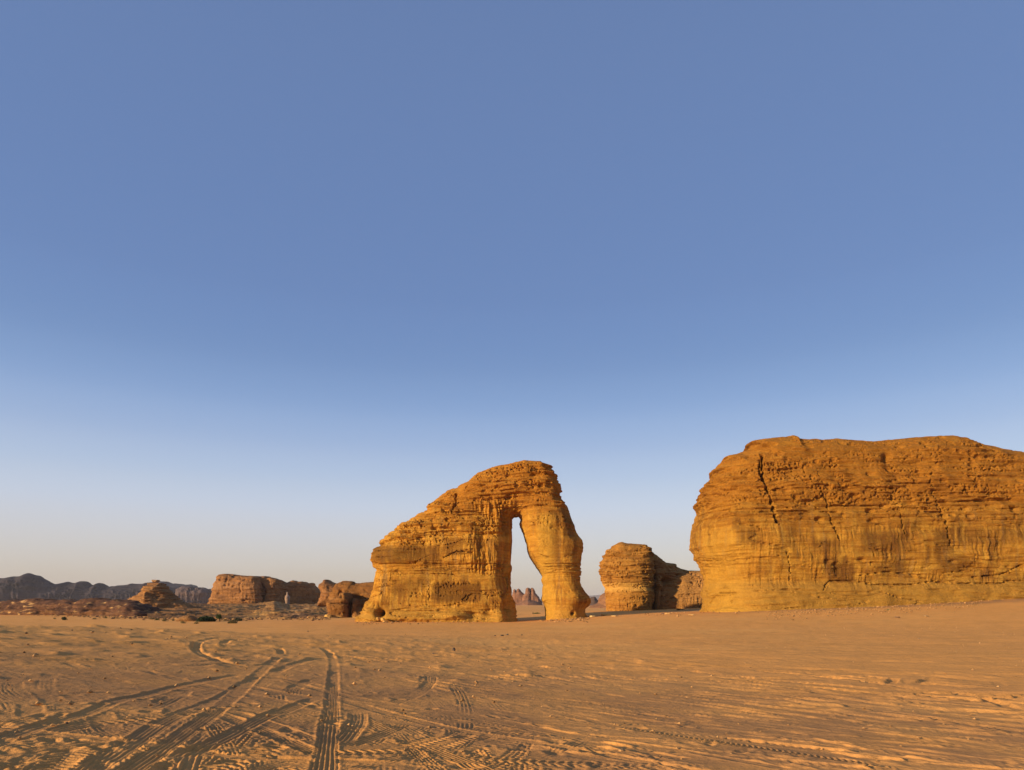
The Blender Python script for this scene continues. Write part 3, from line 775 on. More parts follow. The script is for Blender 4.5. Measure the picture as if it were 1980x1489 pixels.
# ------------------------------------------------------------------ formations in the left middle distance
# boulder-like mass at the left foot of the arch
k4 = 12.375
f2 = tr([(450, 700), (480, 580), (540, 470), (600, 360), (720, 310), (780, 285), (980, 285), (1070, 300), (1090, 330), (1200, 345), (1380, 310), (1900, 280), (1900, 1500), (480, 1500)], 600, 1100, k4)
f1 = tr([(485, 1500), (480, 1000), (465, 820), (480, 760), (620, 740), (720, 690), (740, 600), (800, 565), (900, 590), (970, 660), (990, 800), (990, 1500)], 600, 1100, k4)
f4 = tr([(1000, 1500), (1010, 820), (1040, 720), (1090, 690), (1140, 760), (1160, 900), (1210, 980), (1400, 1100), (1400, 1500)], 600, 1100, k4)
v, q = bodies_mesh([dict(out=f2, y0=8, T=11, R=8, lean=.25), dict(out=f1, y0=-4, T=8, R=4, p=2.6), dict(out=f4, y0=-4, T=6, R=3.5)], 275.0, 0.33, -8.0)
S = dict(k=.75, seed=21, big=.7, sa=.8, nsmooth=2, strata=one(.7), flute=one(.5), pit=one(.9),
         cracks=[([(640, 1167), (660, 1166), (681, 1167)], 1.3, 1.3)], dents=[(658, 1148, 4, 7, -3.5), (690, 1155, 10, 5, -3), (677, 1170, 4, 4, -2)])
v, m = weather(v, q, S)
c = plain_rock_colour(m, (.46, .22, .055), (.27, .125, .04), (.56, .31, .10), 51, .5)
c = mixc(c, (.66, .42, .13), sst(1191, 1194, m['py'] + 1.2 * noise3(m['px'] / 6, m['py'] * 0, m['py'] * 0, 5)) * .8)
props(mesh_np('rock_outcrop', v, q, M_ROCK, col=c), 'knobbly brown rock mass with dark hollows right beside the arch\'s left foot', 'rock formation')

# knob behind it
kb = tr([(200, 900), (300, 560), (225, 450), (280, 360), (350, 320), (390, 262), (450, 270), (480, 300), (590, 345), (760, 420), (900, 900)], 600, 1100, k4)
v, q = bodies_mesh([dict(out=kb, T=12, R=9)], 420.0, 0.5, -8.0)
S = dict(k=1.0, seed=23, big=.8, sa=.7, nsmooth=2, strata=one(.6), flute=one(.3), pit=one(.5))
v, m = weather(v, q, S)
props(mesh_np('small_outcrop', v, q, M_FARROCK, col=plain_rock_colour(m, (.44, .215, .07), (.26, .125, .05), (.5, .27, .10), 53)),
      'small pointed brown rock knob poking up behind the knobbly mass', 'rock formation')

# long mesa: three blocks, the right one set back in shade
k3 = 7.615
mA = tr([(30, 700), (60, 570), (118, 480), (120, 380), (175, 260), (225, 160), (310, 148), (450, 160), (462, 175), (600, 180), (740, 180), (785, 195), (800, 230), (850, 400), (840, 700)], 400, 1090, k3)
mB = tr([(770, 700), (790, 208), (810, 190), (900, 185), (930, 210), (980, 208), (1100, 245), (1110, 700)], 400, 1090, k3)
mC = tr([(900, 700), (980, 215), (1100, 245), (1190, 278), (1290, 245), (1370, 270), (1440, 262), (1510, 300), (1545, 283), (1568, 290), (1565, 315), (1650, 380), (1830, 430), (2100, 520), (2100, 700)], 400, 1090, k3)
v, q = bodies_mesh([dict(out=mA, T=15, R=13, p=3, slant=-.1), dict(out=mB, y0=7, T=13, R=10, p=3, slant=-.1), dict(out=mC, y0=30, T=12, R=10, p=3, slant=.62)], 620.0, 0.62, -8.0)
S = dict(k=1.5, seed=25, big=1.6, sa=.75, nsmooth=2, strata=one(.8), flute=one(.8), pit=one(.6),
         cracks=[([(506, 1125), (512, 1140), (510, 1160)], 1.5, 5.0), ([(465, 1112), (463, 1130), (464, 1145)], 1.5, 1.6), ([(440, 1110), (437, 1125)], 1.2, 1.4)],
         dents=[(507, 1148, 6, 14, -4)])
v, m = weather(v, q, S)
c = plain_rock_colour(m, (.47, .235, .075), (.27, .135, .055), (.56, .32, .13), 55, .6)
props(mesh_np('rock_mesa', v, q, M_FARROCK, col=c), 'long flat-topped layered brown mesa beyond the slope of broken ledges', 'mesa')

# stepped butte with a flat cap stone
root = empty('rock_butte', (at(302, 1165, 400)[0], 400, -4))
root.rotation_euler = (0, 0, 0)
props(root, 'small stepped butte with a flat cap stone balanced on its top', 'butte')
b1 = tr([(200, 1100), (335, 640), (400, 560), (500, 480), (555, 460), (570, 370), (610, 325), (860, 330), (900, 400), (930, 440), (1050, 520), (1080, 580), (1130, 640), (1450, 760), (1500, 1100)], 220, 1090, 9)
b2 = tr([(480, 1100), (510, 660), (530, 520), (560, 480), (600, 500), (700, 600), (900, 690), (900, 780), (860, 1100)], 220, 1090, 9)
v, q = bodies_mesh([dict(out=b1, T=15, R=11, lean=.25), dict(out=b2, y0=-9, T=8, R=6, lean=.2)], 400.0, 0.45, -8.0)
S = dict(k=1.0, seed=27, big=.8, sa=1.9, nsmooth=2, strata=one(1.0), flute=one(.3), pit=one(.5))
v, m = weather(v, q, S)
v -= np.array(root.location, np.float32)
mesh_np('body', v, q, M_FARROCK, root, col=plain_rock_colour(m, (.46, .24, .08), (.25, .125, .05), (.56, .32, .12), 57, .5))
b3 = tr([(675, 292), (680, 281), (782, 283), (786, 294), (770, 326), (692, 326)], 220, 1090, 9)
v, q = bodies_mesh([dict(out=b3, T=2.2, R=1.2)], 400.0, 0.16, 12.0)
v = v + 0.12 * np.stack([noise3(v[:, 0], v[:, 1], v[:, 2] * 2, s) for s in (1, 2, 3)], 1).astype(np.float32)
v -= np.array(root.location, np.float32)
mesh_np('cap_stone', v, q, M_FARROCK, root, col=np.tile(np.array([.36, .20, .09], np.float32), (len(v), 1)))

# low dark ridge at the far left
rd = [(-90, 1300), (-90, 1172), (-40, 1166), (0, 1163), (14, 1164), (24, 1161.5), (45, 1160), (62, 1161), (83, 1157.5), (100, 1161), (118, 1162), (140, 1160.5), (160, 1162), (183, 1156.5), (206, 1160), (222, 1163), (240, 1161), (257, 1163), (275, 1167), (292, 1175), (308, 1187), (318, 1200), (320, 1300)]
v, q = bodies_mesh([dict(out=rd, T=19, R=17, p=2.0, slant=-.4)], 330.0, 0.55, -8.0)
S = dict(k=1.1, seed=29, big=3.0, sa=1.5, nsmooth=2, strata=one(1.0), flute=one(.3), pit=one(.6), blk=2.0)
v, m = weather(v, q, S)
c = plain_rock_colour(m, (.21, .108, .055), (.10, .058, .04), (.36, .20, .085), 59, .9)
c = mixc(c, (.55, .32, .12), sst(.22, .45, fbm(m['x'] / 5, m['y'] / 5, m['z'] / 1.2, 3, 77)) * .8)
props(mesh_np('rock_ridge', v, q, M_FARROCK, col=c), 'low long dark brown rocky ridge with sunlit pale ledges at the far left', 'rock ridge')


# ledgy slope under the mesa (terrain) with a pale footpath
def build_slope():
    nx, ny = 340, 210
    yy = np.geomspace(222, 640, ny)
    pxs = np.linspace(285, 668, nx)
    PX, Y = np.meshgrid(pxs, yy)
    X = (PX - CX) / F_PX * Y
    x, y = X.ravel(), Y.ravel(); px = PX.ravel()
    foot = np.interp(px, [285, 320, 345, 400, 440, 500, 560, 620, 668], [262, 258, 262, 268, 262, 272, 262, 270, 275])
    foot = foot - 20 + 6 * noise3(x / 12, x * 0, x * 0, 3)
    top = np.interp(px, [285, 345, 400, 430, 500, 530, 560, 640, 668], [1.9, 1.9, .5, 1.0, 1.2, 3.0, .4, .4, .2])
    t = np.clip((y - foot) / (600 - foot), -.05, 1)
    z = -4.25 + (top + 4.25) * np.clip(t, 0, 1) ** .8
    z = z + 1.5 * fbm(x / 26, y / 34, 0 * x, 3, 5) * sst(0, .12, t) * sst(1, .7, t)
    n2 = fbm(x / 7, y / 11, 0 * x, 3, 6)
    step = 0.75
    zz = z + .8 * n2 * sst(0, .06, t)
    fr = zz / step - np.floor(zz / step)
    zq = (np.floor(zz / step) + sst(.62, .92, fr)) * step
    z = lerp(zz, zq, .85)
    z = z + .22 * (cells(x / 2.3, y / 3.2, 0 * x, 4)[1] - .5) * sst(0, .05, t) + .12 * fbm(x / 1.2, y / 1.6, 0 * x, 2, 8)
    # dark mound at its foot
    z = z + 1.2 * np.exp(-(((px - 573) / 30) ** 2 + ((y - 275) / 9) ** 2))
    z = np.where(t < .0, terrain(x, y) - .6 + 6 * t, z)
    c = np.tile(np.array([.29, .14, .042], np.float32), (len(x), 1))
    c = mixc(c, (.42, .22, .066), sst(-.1, .4, fbm(x / 13, y / 16, 0 * x, 3, 9)) * sst(395, 450, px))
    c = mixc(c, (.15, .075, .030), sst(0, .4, fbm(x / 6, y / 6, z / .8, 3, 10)) * .65 + .35 * sst(430, 380, px))
    c = mixc(c, (.30, .17, .08), np.exp(-(((px - 573) / 26) ** 2 + ((y - 275) / 8) ** 2)) * .8)
    py = HZ - F_PX * (z - CAM_Z) / y
    pd = polyline_dist(px, py, tr([(1035, 575), (1050, 600), (1065, 640), (1110, 655), (1200, 682), (1330, 690), (1420, 678), (1500, 650)], 400, 1090, k3))
    c = mixc(c, (.40, .24, .10), sst(2.2, 1.0, pd) * .7)
    I = np.arange(nx * ny).reshape(ny, nx)
    f = np.stack([I[:-1, :-1], I[:-1, 1:], I[1:, 1:], I[1:, :-1]], -1).reshape(-1, 4)
    o = mesh_np('rocky_slope', np.stack([x, y, z], 1), f, M_FARROCK, col=c)
    props(o, kind='structure')
    return PX, Y, z.reshape(ny, nx)


build_slope()

# vase-shaped pale pillar standing in the shade before the mesa
prof = [(0, 1.9), (.8, 1.9), (2, 2.0), (4, 2.3), (6, 2.55), (7.2, 2.5), (8.2, 2.0), (8.9, 1.35), (9.6, .95), (11, .72), (12, .7), (12.6, .8), (12.9, .5), (13, .05)]
xv, yv = at(555.6, 1165, 585)[0], 585
zz0 = at(0, 1166, 585)[2]
vs = []; A = 28
for hgt, rad in prof:
    for a in range(A):
        t = 2 * math.pi * a / A
        w = 1 + .06 * math.sin(3 * t + hgt) + .04 * math.sin(7 * t - hgt * 2)
        vs.append((rad * math.cos(t) * w * .86, rad * math.sin(t) * w * .86, hgt * .735 - (1.2 if hgt == 0 else 0)))
vs = np.array(vs, np.float32)
I = np.arange(len(prof) * A).reshape(len(prof), A); J = np.roll(I, -1, 1)
fs = np.stack([I[:-1], J[:-1], J[1:], I[1:]], -1).reshape(-1, 4)
cc = np.tile(np.array([.27, .195, .15], np.float32), (len(vs), 1))
cc = mixc(cc, (.30, .16, .09), sst(0, .5, noise3(vs[:, 0], vs[:, 1], vs[:, 2] / 2, 4)) * .7)
o = mesh_np('rock_pillar', vs, fs, M_FARROCK, col=cc)
o.location = (xv, yv, zz0)
props(o, 'pale grey vase-shaped rock pillar in the shaded bay of the long mesa', 'rock pillar')

# smooth domed boulder near the bushes
bx, by, bz = ground_point(363, 1201)
dm = [(343, 1201), (345, 1197), (352, 1192), (361, 1189.8), (370, 1190), (377, 1194), (386, 1200), (388, 1206), (342, 1206)]
v, q = bodies_mesh([dict(out=dm, T=3.0, R=2.2)], by, 0.16, bz - 1.0)
v, m = weather(v, q, dict(k=.3, seed=33, big=.25, sa=.45, nsmooth=2, strata=one(.8), flute=one(0), pit=one(.2)))
props(mesh_np('boulder', v, q, M_ROCK, col=plain_rock_colour(m, (.52, .28, .09), (.33, .16, .06), (.60, .36, .14), 61, .3)),
      'smooth domed ochre boulder on the sand beside the dark bushes', 'boulder')

# ------------------------------------------------------------------ seen through and beside the arch
k5 = 9.0
s1 = tr([(120, 700), (170, 430), (205, 290), (222, 258), (240, 275), (248, 310), (262, 275), (288, 252), (312, 262), (345, 305), (390, 350), (420, 420), (430, 700)], 970, 1110, k5)
s2 = tr([(340, 700), (362, 420), (385, 365), (412, 335), (420, 255), (450, 235), (478, 245), (490, 280), (497, 330), (500, 470), (500, 700)], 970, 1110, k5)
s3 = tr([(470, 700), (495, 470), (500, 265), (520, 240), (545, 246), (570, 280), (590, 335), (640, 385), (690, 470), (750, 700)], 970, 1110, k5)
s4 = tr([(100, 700), (200, 560), (300, 505), (360, 470), (450, 440), (560, 470), (700, 530), (850, 700)], 970, 1110, k5)
v, q = bodies_mesh([dict(out=s1, y0=20, T=22, R=9), dict(out=s2, T=12, R=7), dict(out=s3, y0=4, T=14, R=7), dict(out=s4, y0=0, T=60, R=45, p=2)], 1500.0, 1.1, -10.0)
v, m = weather(v, q, dict(k=2.2, seed=35, big=2.0, sa=.6, nsmooth=2, strata=one(.4), flute=one(1.0), pit=one(.3), fa=.9))
props(mesh_np('rock_spires', v, q, M_HILL, col=plain_rock_colour(m, (.36, .19, .10), (.22, .12, .08), (.42, .23, .12), 63, .5)),
      'cluster of distant rounded rock spires framed by the arch opening', 'rock spires')
dh = tr([(1400, 700), (1480, 560), (1540, 420), (1575, 400), (1605, 395), (1640, 440), (1675, 480), (1692, 560), (1700, 700)], 970, 1110, k5)
v, q = bodies_mesh([dict(out=dh, T=25, R=12)], 1300.0, 1.2, -10.0)
v, m = weather(v, q, dict(k=2.2, seed=36, big=2.0, sa=.5, nsmooth=2, strata=one(.4), flute=one(1.0), pit=one(.3)))
props(mesh_np('rock_hump', v, q, M_HILL, col=plain_rock_colour(m, (.14, .10, .08), (.10, .08, .07), (.18, .12, .09), 64, .5)),
      'dark small distant hump beside the toe of the arch\'s trunk', 'rock formation')
br = tr([(1400, 700), (1500, 620), (1560, 565), (1640, 530), (1695, 505), (1702, 450), (1740, 370), (1810, 325), (2000, 250), (2100, 300), (2300, 700)], 970, 1110, k5)
v, q = bodies_mesh([dict(out=br, T=40, R=24, lean=.3)], 760.0, 0.9, -9.0)
v, m = weather(v, q, dict(k=1.8, seed=37, big=1.5, sa=.6, nsmooth=2, strata=one(.6), flute=one(.3), pit=one(.3)))
props(mesh_np('rock_hill', v, q, M_FARROCK, col=plain_rock_colour(m, (.38, .20, .09), (.25, .13, .07), (.44, .24, .11), 65, .5)),
      'brown sloping hill behind the left edge of the middle rock', 'hill')

# ------------------------------------------------------------------ far mountains
def hills(name, out, d, T, R, h, seed, base, dark, pale, k, **kw):
    v, q = bodies_mesh([dict(out=out, T=T, R=R, **kw)], d, h, -12.0)
    v, m = weather(v, q, dict(k=k, seed=seed, big=k * 1.6, sa=.8, nsmooth=2, strata=one(.6), flute=one(1.4), pit=one(0), fa=1.3, slot=.4))
    o = mesh_np(name, v, q, M_HILL, col=plain_rock_colour(m, base, dark, pale, seed + 100, .5))
    props(o, kind='structure')


n1 = tr([(-500, 900), (-500, 330), (-300, 290), (0, 245), (60, 265), (120, 260), (200, 232), (380, 222), (480, 175), (520, 168), (640, 195), (760, 260), (860, 320), (950, 350),
         (1080, 340), (1180, 320), (1250, 340), (1335, 340), (1345, 306), (1355, 338), (1400, 308), (1500, 310), (1580, 360), (1660, 378), (1720, 338), (1760, 340), (1830, 370), (1890, 405),
         (1960, 385), (1980, 395), (2060, 375), (2150, 370), (2240, 360), (2300, 345), (2330, 355), (2480, 355), (2580, 325), (2730, 380), (2980, 405), (3110, 440), (3160, 900)], 0, 1090, 9)
hills('mountains', n1, 2300.0, 75, 70, 3.0, 71, (.080, .072, .082), (.055, .054, .065), (.11, .085, .09), 6.0, lean=.3, slant=.5)
n2 = tr([(500, 900), (560, 330), (840, 315), (950, 312), (1030, 362), (1100, 350), (1250, 370), (1330, 362), (1440, 390), (1460, 440), (1600, 460), (1680, 445), (1800, 440), (2000, 460), (2000, 900)], 220, 1090, 9)
hills('mountains', n2, 3600.0, 85, 80, 4.5, 73, (.085, .085, .11), (.07, .072, .09), (.10, .09, .11), 9.0, slant=.5)
n3 = tr([(1060, 900), (1110, 440), (1210, 395), (1380, 395), (1435, 425), (1460, 415), (1520, 403), (1545, 430), (1570, 410), (1660, 450), (1720, 900)], 220, 1090, 9)
hills('mountains', n3, 2000.0, 34, 30, 2.2, 75, (.19, .145, .13), (.11, .095, .09), (.25, .18, .15), 5.5, slant=.35)
n4 = [(960, 1180), (1000, 1164), (1080, 1155), (1140, 1152.5), (1155, 1151), (1166, 1150.5), (1230, 1152), (1290, 1165), (1310, 1180)]
hills('mountains', n4, 14000.0, 500, 200, 22.0, 77, (.20, .15, .13), (.15, .12, .11), (.24, .18, .15), 16.0)

# ------------------------------------------------------------------ bushes, trees and stones
def leaves(n, rx, ry, rz, size, seed, colr, clumps=7, lift=0.0):
    rs = np.random.RandomState(seed)
    cs = rs.normal(size=(clumps, 3)); cs /= np.linalg.norm(cs, axis=1)[:, None]
    cs *= rs.uniform(.25, .75, (clumps, 1)); cs[:, 2] = np.abs(cs[:, 2])
    cr_ = rs.uniform(.28, .5, clumps)
    w = rs.randint(0, clumps, n)
    dv = rs.normal(size=(n, 3)); dv /= np.linalg.norm(dv, axis=1)[:, None]
    p = cs[w] + dv * (cr_[w] * rs.uniform(.55, 1.05, n) ** .5)[:, None]
    p = p * [rx, ry, rz]; p[:, 2] = np.maximum(p[:, 2], .02) + lift
    a = rs.normal(size=(n, 3)); a /= np.linalg.norm(a, axis=1)[:, None]
    b = np.cross(a, rs.normal(size=(n, 3))); b /= np.linalg.norm(b, axis=1)[:, None]
    s = size * rs.uniform(.6, 1.3, (n, 1))
    v = np.stack([p - a * s, p + b * s * .5, p + a * s, p - b * s * .5], 1).reshape(-1, 3)
    f = np.arange(4 * n).reshape(n, 4)
    tint = np.array(colr, np.float32)[None] * rs.uniform(.7, 1.35, (clumps, 1)).astype(np.float32)
    c = np.repeat(tint[w], 4, 0)
    return v, f, c


def tube(pts, r0, r1, seg=6):
    pts = np.array(pts, float); vs = []
    for i, p in enumerate(pts):
        r = lerp(r0, r1, i / (len(pts) - 1))
        for a in range(seg):
            t = 2 * math.pi * a / seg
            vs.append((p[0] + r * math.cos(t), p[1] + r * math.sin(t), p[2]))
    I = np.arange(len(vs)).reshape(len(pts), seg); J = np.roll(I, -1, 1)
    return np.array(vs), np.stack([I[:-1], J[:-1], J[1:], I[1:]], -1).reshape(-1, 4)


def bush(px, py, wpx, hpx, colr, label, group, seed, n=700, name='desert_shrub', cat='shrub', d=None):
    wpx, hpx = wpx * 1.2, hpx * 1.25
    if d is None:
        x, y, z = ground_point(px, py)
    else:
        x, y, z = at(px, py, d)
    u = y / F_PX
    root = empty(name, (x, y, z - .05))
    props(root, label, cat, group)
    rx, rz = wpx * u / 2, hpx * u
    v, f, c = leaves(n, rx * .95, rx * .8, rz * .85, max(.035, rx * .085), seed, colr, clumps=9, lift=rz * .06)
    mesh_np('foliage', v, f, M_LEAF, root, col=c, smooth=False)
    rs = random.Random(seed)
    V, Fc, o = [], [], 0
    for i in range(5):
        a = rs.uniform(0, 6.28); q = rs.uniform(.3, .8)
        tv, tf = tube([(0, 0, -.1), (math.cos(a) * rx * q * .4, math.sin(a) * rx * q * .4, rz * .3), (math.cos(a) * rx * q, math.sin(a) * rx * q, rz * .62)], max(.02, rx * .05), .01)
        V.append(tv); Fc.append(tf + o); o += len(tv)
    mesh_np('stems', np.concatenate(V), np.concatenate(Fc), M_BARK, root)
    return root


OL = (.115, .105, .04); OD = (.055, .06, .025); YL = (.20, .155, .06); DK = (.030, .045, .018)
G1 = 'low shrubs dotted on the sand at the left'
bush(105.5, 1197, 7, 4, OL, 'tiny olive shrub just left of the widest far-left shrub', G1, 1, 300)
bush(125.5, 1199, 15, 6.5, OD, 'widest dark olive shrub alone on the sand at the far left', G1, 2)
bush(183, 1197.5, 9, 4, OD, 'dark tuft of shrub on the sand below the right end of the dark ridge', G1, 3, 350)
bush(204.5, 1195.5, 8, 3.5, OL, 'thin olive tuft just right of the dark tuft below the ridge', G1, 4, 300)
bush(222, 1195.5, 5, 4, OD, 'small dark tuft where the ridge meets the sand', G1, 5, 250)
bush(293, 1197.5, 13, 3.5, OL, 'flat pale shrub below the stepped butte', G1, 6, 400)
bush(304, 1199.5, 12, 5, OL, 'mid-sized olive shrub, second below the stepped butte', G1, 7, 400)
bush(319, 1201.5, 12, 6, YL, 'yellowish rounded shrub left of the domed boulder', G1, 8, 450)
bush(335, 1200.5, 7, 4, OL, 'small olive shrub touching the left end of the domed boulder', G1, 9, 300)
bush(353, 1205.5, 13, 6, YL, 'yellow-green shrub in front of the domed boulder', G1, 10, 500)
bush(380, 1206.5, 12, 5.5, YL, 'yellow-green shrub on the sand between the domed boulder and the dark thicket', G1, 11, 450)
bush(393, 1201.5, 10, 4, OL, 'low olive shrub at the foot of the dark thicket', G1, 12, 350)
bush(447, 1205.5, 24, 7, YL, 'widest yellow-green shrub, right of the round green tree', G1, 13, 900)
bush(435, 1200.5, 8, 6, OD, 'dark green shrub close to the right side of the round tree', G1, 14, 400)
bush(461, 1200.5, 20, 6, OD, 'low dark green shrub under the ledgy slope', G1, 15, 700)
bush(398, 1202, 36, 12.5, DK, 'wide dark green thicket beside the domed boulder', G1, 16, 2600, name='dense_bush', cat='bush')
bush(1317, 1183.5, 19, 7.5, OD, 'dark shrub in the shade before the tail of the middle rock', 'shrubs near the two right rocks', 17, 700, d=262)
bush(1341, 1183.5, 18, 3.5, OD, 'flat dark shrub between the middle rock\'s tail and the huge cliff', 'shrubs near the two right rocks', 18, 500, d=262)
bush(1717, 1180, 11, 3.5, YL, 'small yellowish tuft on the gravel under the huge cliff', 'shrubs near the two right rocks', 19, 350)
bush(1030.5, 1187, 5, 4.5, OD, 'upright dark shrub seen through the arch', 'shrubs behind the arch', 20, 300, d=330)
bush(1039, 1187, 14, 2.6, (.10, .12, .04), 'low green strip of shrub seen through the arch', 'shrubs behind the arch', 21, 500, d=335)
bush(1149, 1184, 5, 3.6, OD, 'small dark shrub between the arch and the middle rock', 'shrubs behind the arch', 22, 300, d=430)
bush(1160, 1184, 24, 1.8, (.10, .12, .04), 'thin green strip of plants at the left foot of the middle rock', 'shrubs behind the arch', 23, 700, d=435)

# round tree
tx, ty, tz = ground_point(424, 1201.5)
tree = empty('round_tree', (tx, ty, tz - .05))
props(tree, 'small round-crowned green tree at the foot of the ledgy slope', 'tree')
u = ty / F_PX
v, f, c = leaves(1900, 7 * u, 7 * u, 10 * u, .12, 91, (.05, .075, .02), 11, 5.5 * u)
mesh_np('crown', v, f, M_LEAF, tree, col=c, smooth=False)
v2, f2 = tube([(0, 0, -.2), (.05, 0, 4 * u), (.1, .05, 8 * u), (.05, 0, 12 * u)], .14, .05, 8)
mesh_np('trunk', v2, f2, M_BARK, tree)


def stone(px, py, wpx, hpx, colr, label, group, seed, name='stone', cat='stone', d=None):
    if d is None: x, y, z = ground_point(px, py)
    else: x, y, z = at(px, py, d)
    u = y / F_PX
    import bmesh
    bm = bmesh.new(); bmesh.ops.create_icosphere(bm, subdivisions=3, radius=1)
    bm.verts.ensure_lookup_table()
    P = np.array([w.co[:] for w in bm.verts]); Fc = np.array([[w.index for w in f.verts] for f in bm.faces]); bm.free()
    d_ = 1 + .35 * noise3(P[:, 0] * 1.1, P[:, 1] * 1.1, P[:, 2] * 1.1, seed) + .15 * noise3(P[:, 0] * 3, P[:, 1] * 3, P[:, 2] * 3, seed + 1)
    P = np.clip(P * d_[:, None], -.92, .92) * [wpx * u / 2 * 1.1, wpx * u / 2 * .8, hpx * u * .62]
    P[:, 2] += hpx * u * .38
    o = mesh_np(name, P, Fc, M_STONE, col=np.tile(np.array(colr, np.float32), (len(P), 1)), smooth=False)
    o.location = (x, y, z); o.rotation_euler = (0, 0, seed * 1.3)
    props(o, label, cat, group)


G2 = 'loose stones lying on the open sand'
ST = (.11, .08, .06); SL = (.42, .25, .12)
stone(877.5, 1258, 8, 6, ST, 'dark stone, largest on the open sand in front of the arch', G2, 1)
stone(837.5, 1265, 6, 2.6, ST, 'flat dark stone just left of and nearer than the largest sand stone', G2, 2)
stone(971, 1229.5, 7, 2.5, ST, 'flat dark stone on the sand below the arch opening', G2, 3)
stone(981, 1228, 5, 2.5, ST, 'small dark stone right beside the flat one below the arch opening', G2, 4)
stone(957, 1230, 4, 1.8, ST, 'tiny stone left of the flat one below the arch opening', G2, 5)
stone(1009, 1228.5, 4, 2, ST, 'tiny dark stone in front of the gap between the arch\'s legs', G2, 6)
stone(1735, 1194, 9, 2.2, (.20, .12, .07), 'flat brown stone on the sand below the huge cliff', G2, 7)
stone(1790.5, 1192.5, 11, 3, (.30, .19, .09), 'wider tan stone right of the flat brown one below the huge cliff', G2, 8)
stone(139, 1219.5, 3.5, 2.6, ST, 'small dark stone on the left sand below the widest far-left shrub', G2, 9)
stone(595, 1221.5, 4, 2, (.2, .12, .07), 'small brown stone on the sand left of the arch', G2, 10)
stone(129, 1399.5, 6, 4, ST, 'small dark stone among the tracks at the lower left', G2, 11)
stone(1777, 1236, 4, 2.4, (.22, .14, .08), 'small stone on the smooth sand at the right', G2, 12)
stone(1201, 1452, 15, 4, (.42, .24, .10), 'low tan clod by the long treaded track at the lower right', G2, 13)
G3 = 'pale flat rocks between the arch and the huge cliff'
stone(1172, 1190.5, 22, 4, (.66, .42, .13), 'widest pale yellow slab at the left foot of the middle rock', G3, 14, 'flat_rock', 'rock')
stone(1190, 1192, 15, 2.4, (.58, .38, .15), 'low pale slab just right of the widest yellow one', G3, 15, 'flat_rock', 'rock')
stone(1144, 1193, 14, 3, (.62, .42, .18), 'pale slab beside the toe of the arch\'s trunk', G3, 16, 'flat_rock', 'rock')
stone(1291, 1187.5, 11, 2.2, (.62, .40, .15), 'small pale slab on the sand rise before the middle rock\'s tail', G3, 17, 'flat_rock', 'rock')
stone(1337, 1189.5, 15, 2, (.62, .40, .15), 'thin pale slab on the sand rise near the huge cliff\'s left corner', G3, 18, 'flat_rock', 'rock')
stone(1281, 1187.5, 5, 2.2, (.16, .09, .06), 'small dark red stone left of the small pale slab', G3, 19, 'flat_rock', 'rock')
G4 = 'boulders tumbled at the hollow in the arch\'s left foot'
for i, (px_, py_, w_, h_, lb) in enumerate(((731, 1199, 7, 6, 'yellow boulder wedged at the left mouth of the hollow'), (740, 1200, 9, 5, 'leaning yellow boulder in the middle of the hollow'),
                                           (745, 1203, 10, 3.5, 'flat yellow boulder on the sand before the hollow'), (622, 1197.5, 12, 5, 'orange boulder left of the knobbly rock mass'),
                                           (634, 1196, 14, 8, 'larger pale boulder touching the knobbly rock mass'))):
    stone(px_, py_, w_, h_, (.56, .32, .09), lb, G4 if i < 3 else 'boulders beside the knobbly rock mass', 30 + i, 'boulder', 'boulder', d=205 if i < 3 else 262)

# scattered pebbles and clods, beyond counting
rs = np.random.RandomState(3)
V, Fc, o_, CC = [], [], 0, []
tet = np.array([(1, 0, 0), (-1, 0, 0), (0, 1, 0), (0, -1, 0), (0, 0, 1), (0, 0, -.6)], float)
tf = np.array([(0, 2, 4), (2, 1, 4), (1, 3, 4), (3, 0, 4), (2, 0, 5), (1, 2, 5), (3, 1, 5), (0, 3, 5)])
for i in range(2100):
    if i < 700:
        px_ = rs.uniform(1480, 1900); base_ = np.interp(px_, [1480, 1700, 1900], [1181, 1170, 1158]); py_ = base_ + 3 + abs(rs.normal()) * 7
        sc = rs.uniform(.08, .3)
    elif i >= 1500:
        px_ = rs.choice([rs.uniform(688, 1000), rs.uniform(1045, 1140), rs.uniform(1160, 1980)]); py_ = np.interp(px_, [690, 1000, 1140, 1180, 1360, 1660, 1980], [1204, 1199, 1196, 1190, 1184, 1173, 1157]) + abs(rs.normal()) * 3 - 1
        sc = rs.uniform(.1, .45)
    elif rs.rand() < .5:
        continue
    else:
        px_ = rs.uniform(0, 1980); py_ = 1212 + 275 * rs.rand() ** 1.6; sc = rs.uniform(.006, .02) * (1 + (1489 - py_) / 60)
    x, y, z = ground_point(px_, py_)
    if y > 212: continue
    p = tet * rs.uniform(.6, 1.2, (6, 1)) * sc * [1, 1, .6] + [x, y, z + sc * .3]
    V.append(p); Fc.append(tf + o_); o_ += 6
    CC.append(np.tile(np.array([.40, .22, .085]) * rs.uniform(.45, 1.3), (6, 1)))
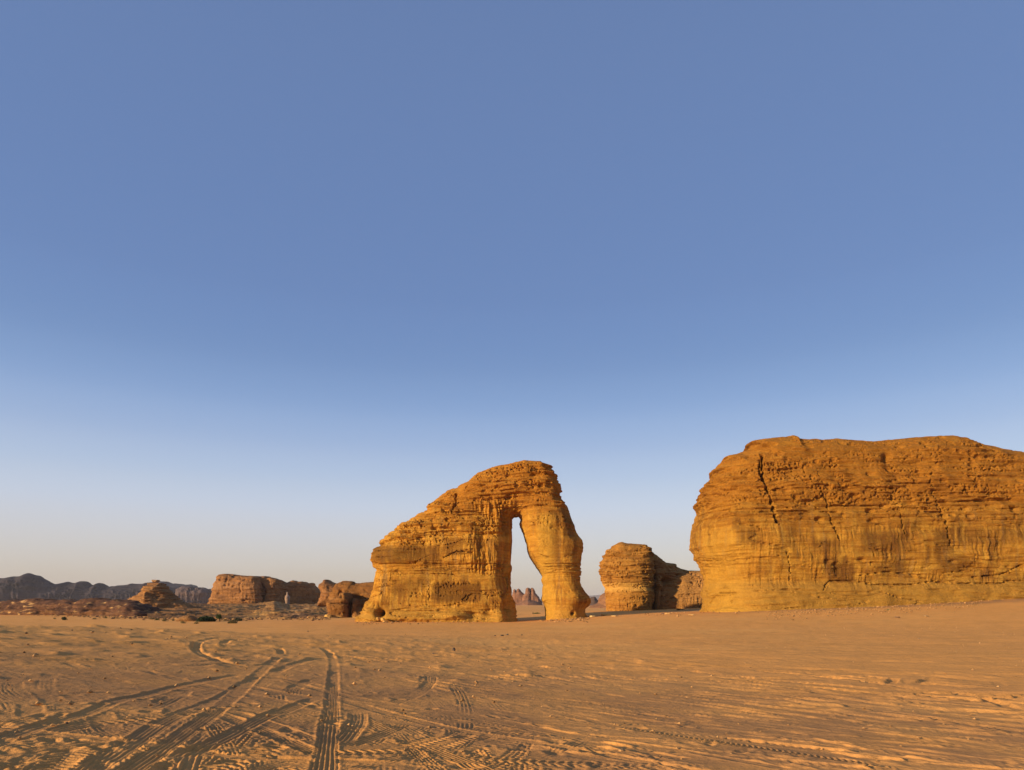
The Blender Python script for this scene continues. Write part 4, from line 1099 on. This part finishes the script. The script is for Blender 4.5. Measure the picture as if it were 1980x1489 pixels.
props(mesh_np('gravel', np.concatenate(V), np.concatenate(Fc), M_STONE, col=np.concatenate(CC), smooth=False),
      'small pebbles and clods scattered over the sand', 'gravel', kind='stuff')

# broken rubble along the foot of the left rocks, beyond counting
V, Fc, o_, CC = [], [], 0, []
for i in range(900):
    px_ = rs.uniform(-20, 640)
    py_ = np.interp(px_, [0, 100, 210, 310, 420, 640], [1186.5, 1190, 1194, 1198, 1199, 1197]) + rs.normal() * 1.6 - 1.2
    x, y, z = ground_point(px_, py_)
    if y > 420: continue
    sc = rs.uniform(.12, .55) * rs.uniform(.5, 1.5)
    p = tet * rs.uniform(.6, 1.3, (6, 1)) * sc * [1.2, 1.2, .6] + [x, y, z + sc * .2]
    V.append(p); Fc.append(tf + o_); o_ += 6
    CC.append(np.tile((np.array([.16, .085, .045]) if rs.rand() < .55 else np.array([.42, .23, .08])) * rs.uniform(.6, 1.3), (6, 1)))
props(mesh_np('rubble', np.concatenate(V), np.concatenate(Fc), M_STONE, col=np.concatenate(CC), smooth=False),
      'dark and tan broken rock rubble along the foot of the left ridge and slope', 'rubble', kind='stuff')

# ------------------------------------------------------------------ thin desert haze: one closed box of air round everything
hm = bpy.data.materials.new('haze_air'); hm.use_nodes = True
hn = hm.node_tree.nodes; hn.clear()
ho = hn.new('ShaderNodeOutputMaterial'); hv = hn.new('ShaderNodeVolumePrincipled')
hv.inputs['Color'].default_value = (0.80, 0.80, 0.86, 1); hv.inputs['Density'].default_value = 0.00004; hv.inputs['Anisotropy'].default_value = 0.0
hm.node_tree.links.new(hv.outputs[0], ho.inputs['Volume'])
B, z0, z1 = 20500.0, -16.0, 230.0
hvs = [(x, y, z) for z in (z0, z1) for x, y in ((-B, -B), (B, -B), (B, B), (-B, B))]
hfs = [(3, 2, 1, 0), (4, 5, 6, 7), (0, 1, 5, 4), (1, 2, 6, 5), (2, 3, 7, 6), (3, 0, 4, 7)]
props(mesh_np('haze', np.array(hvs), np.array(hfs), hm, smooth=False), kind='stuff')
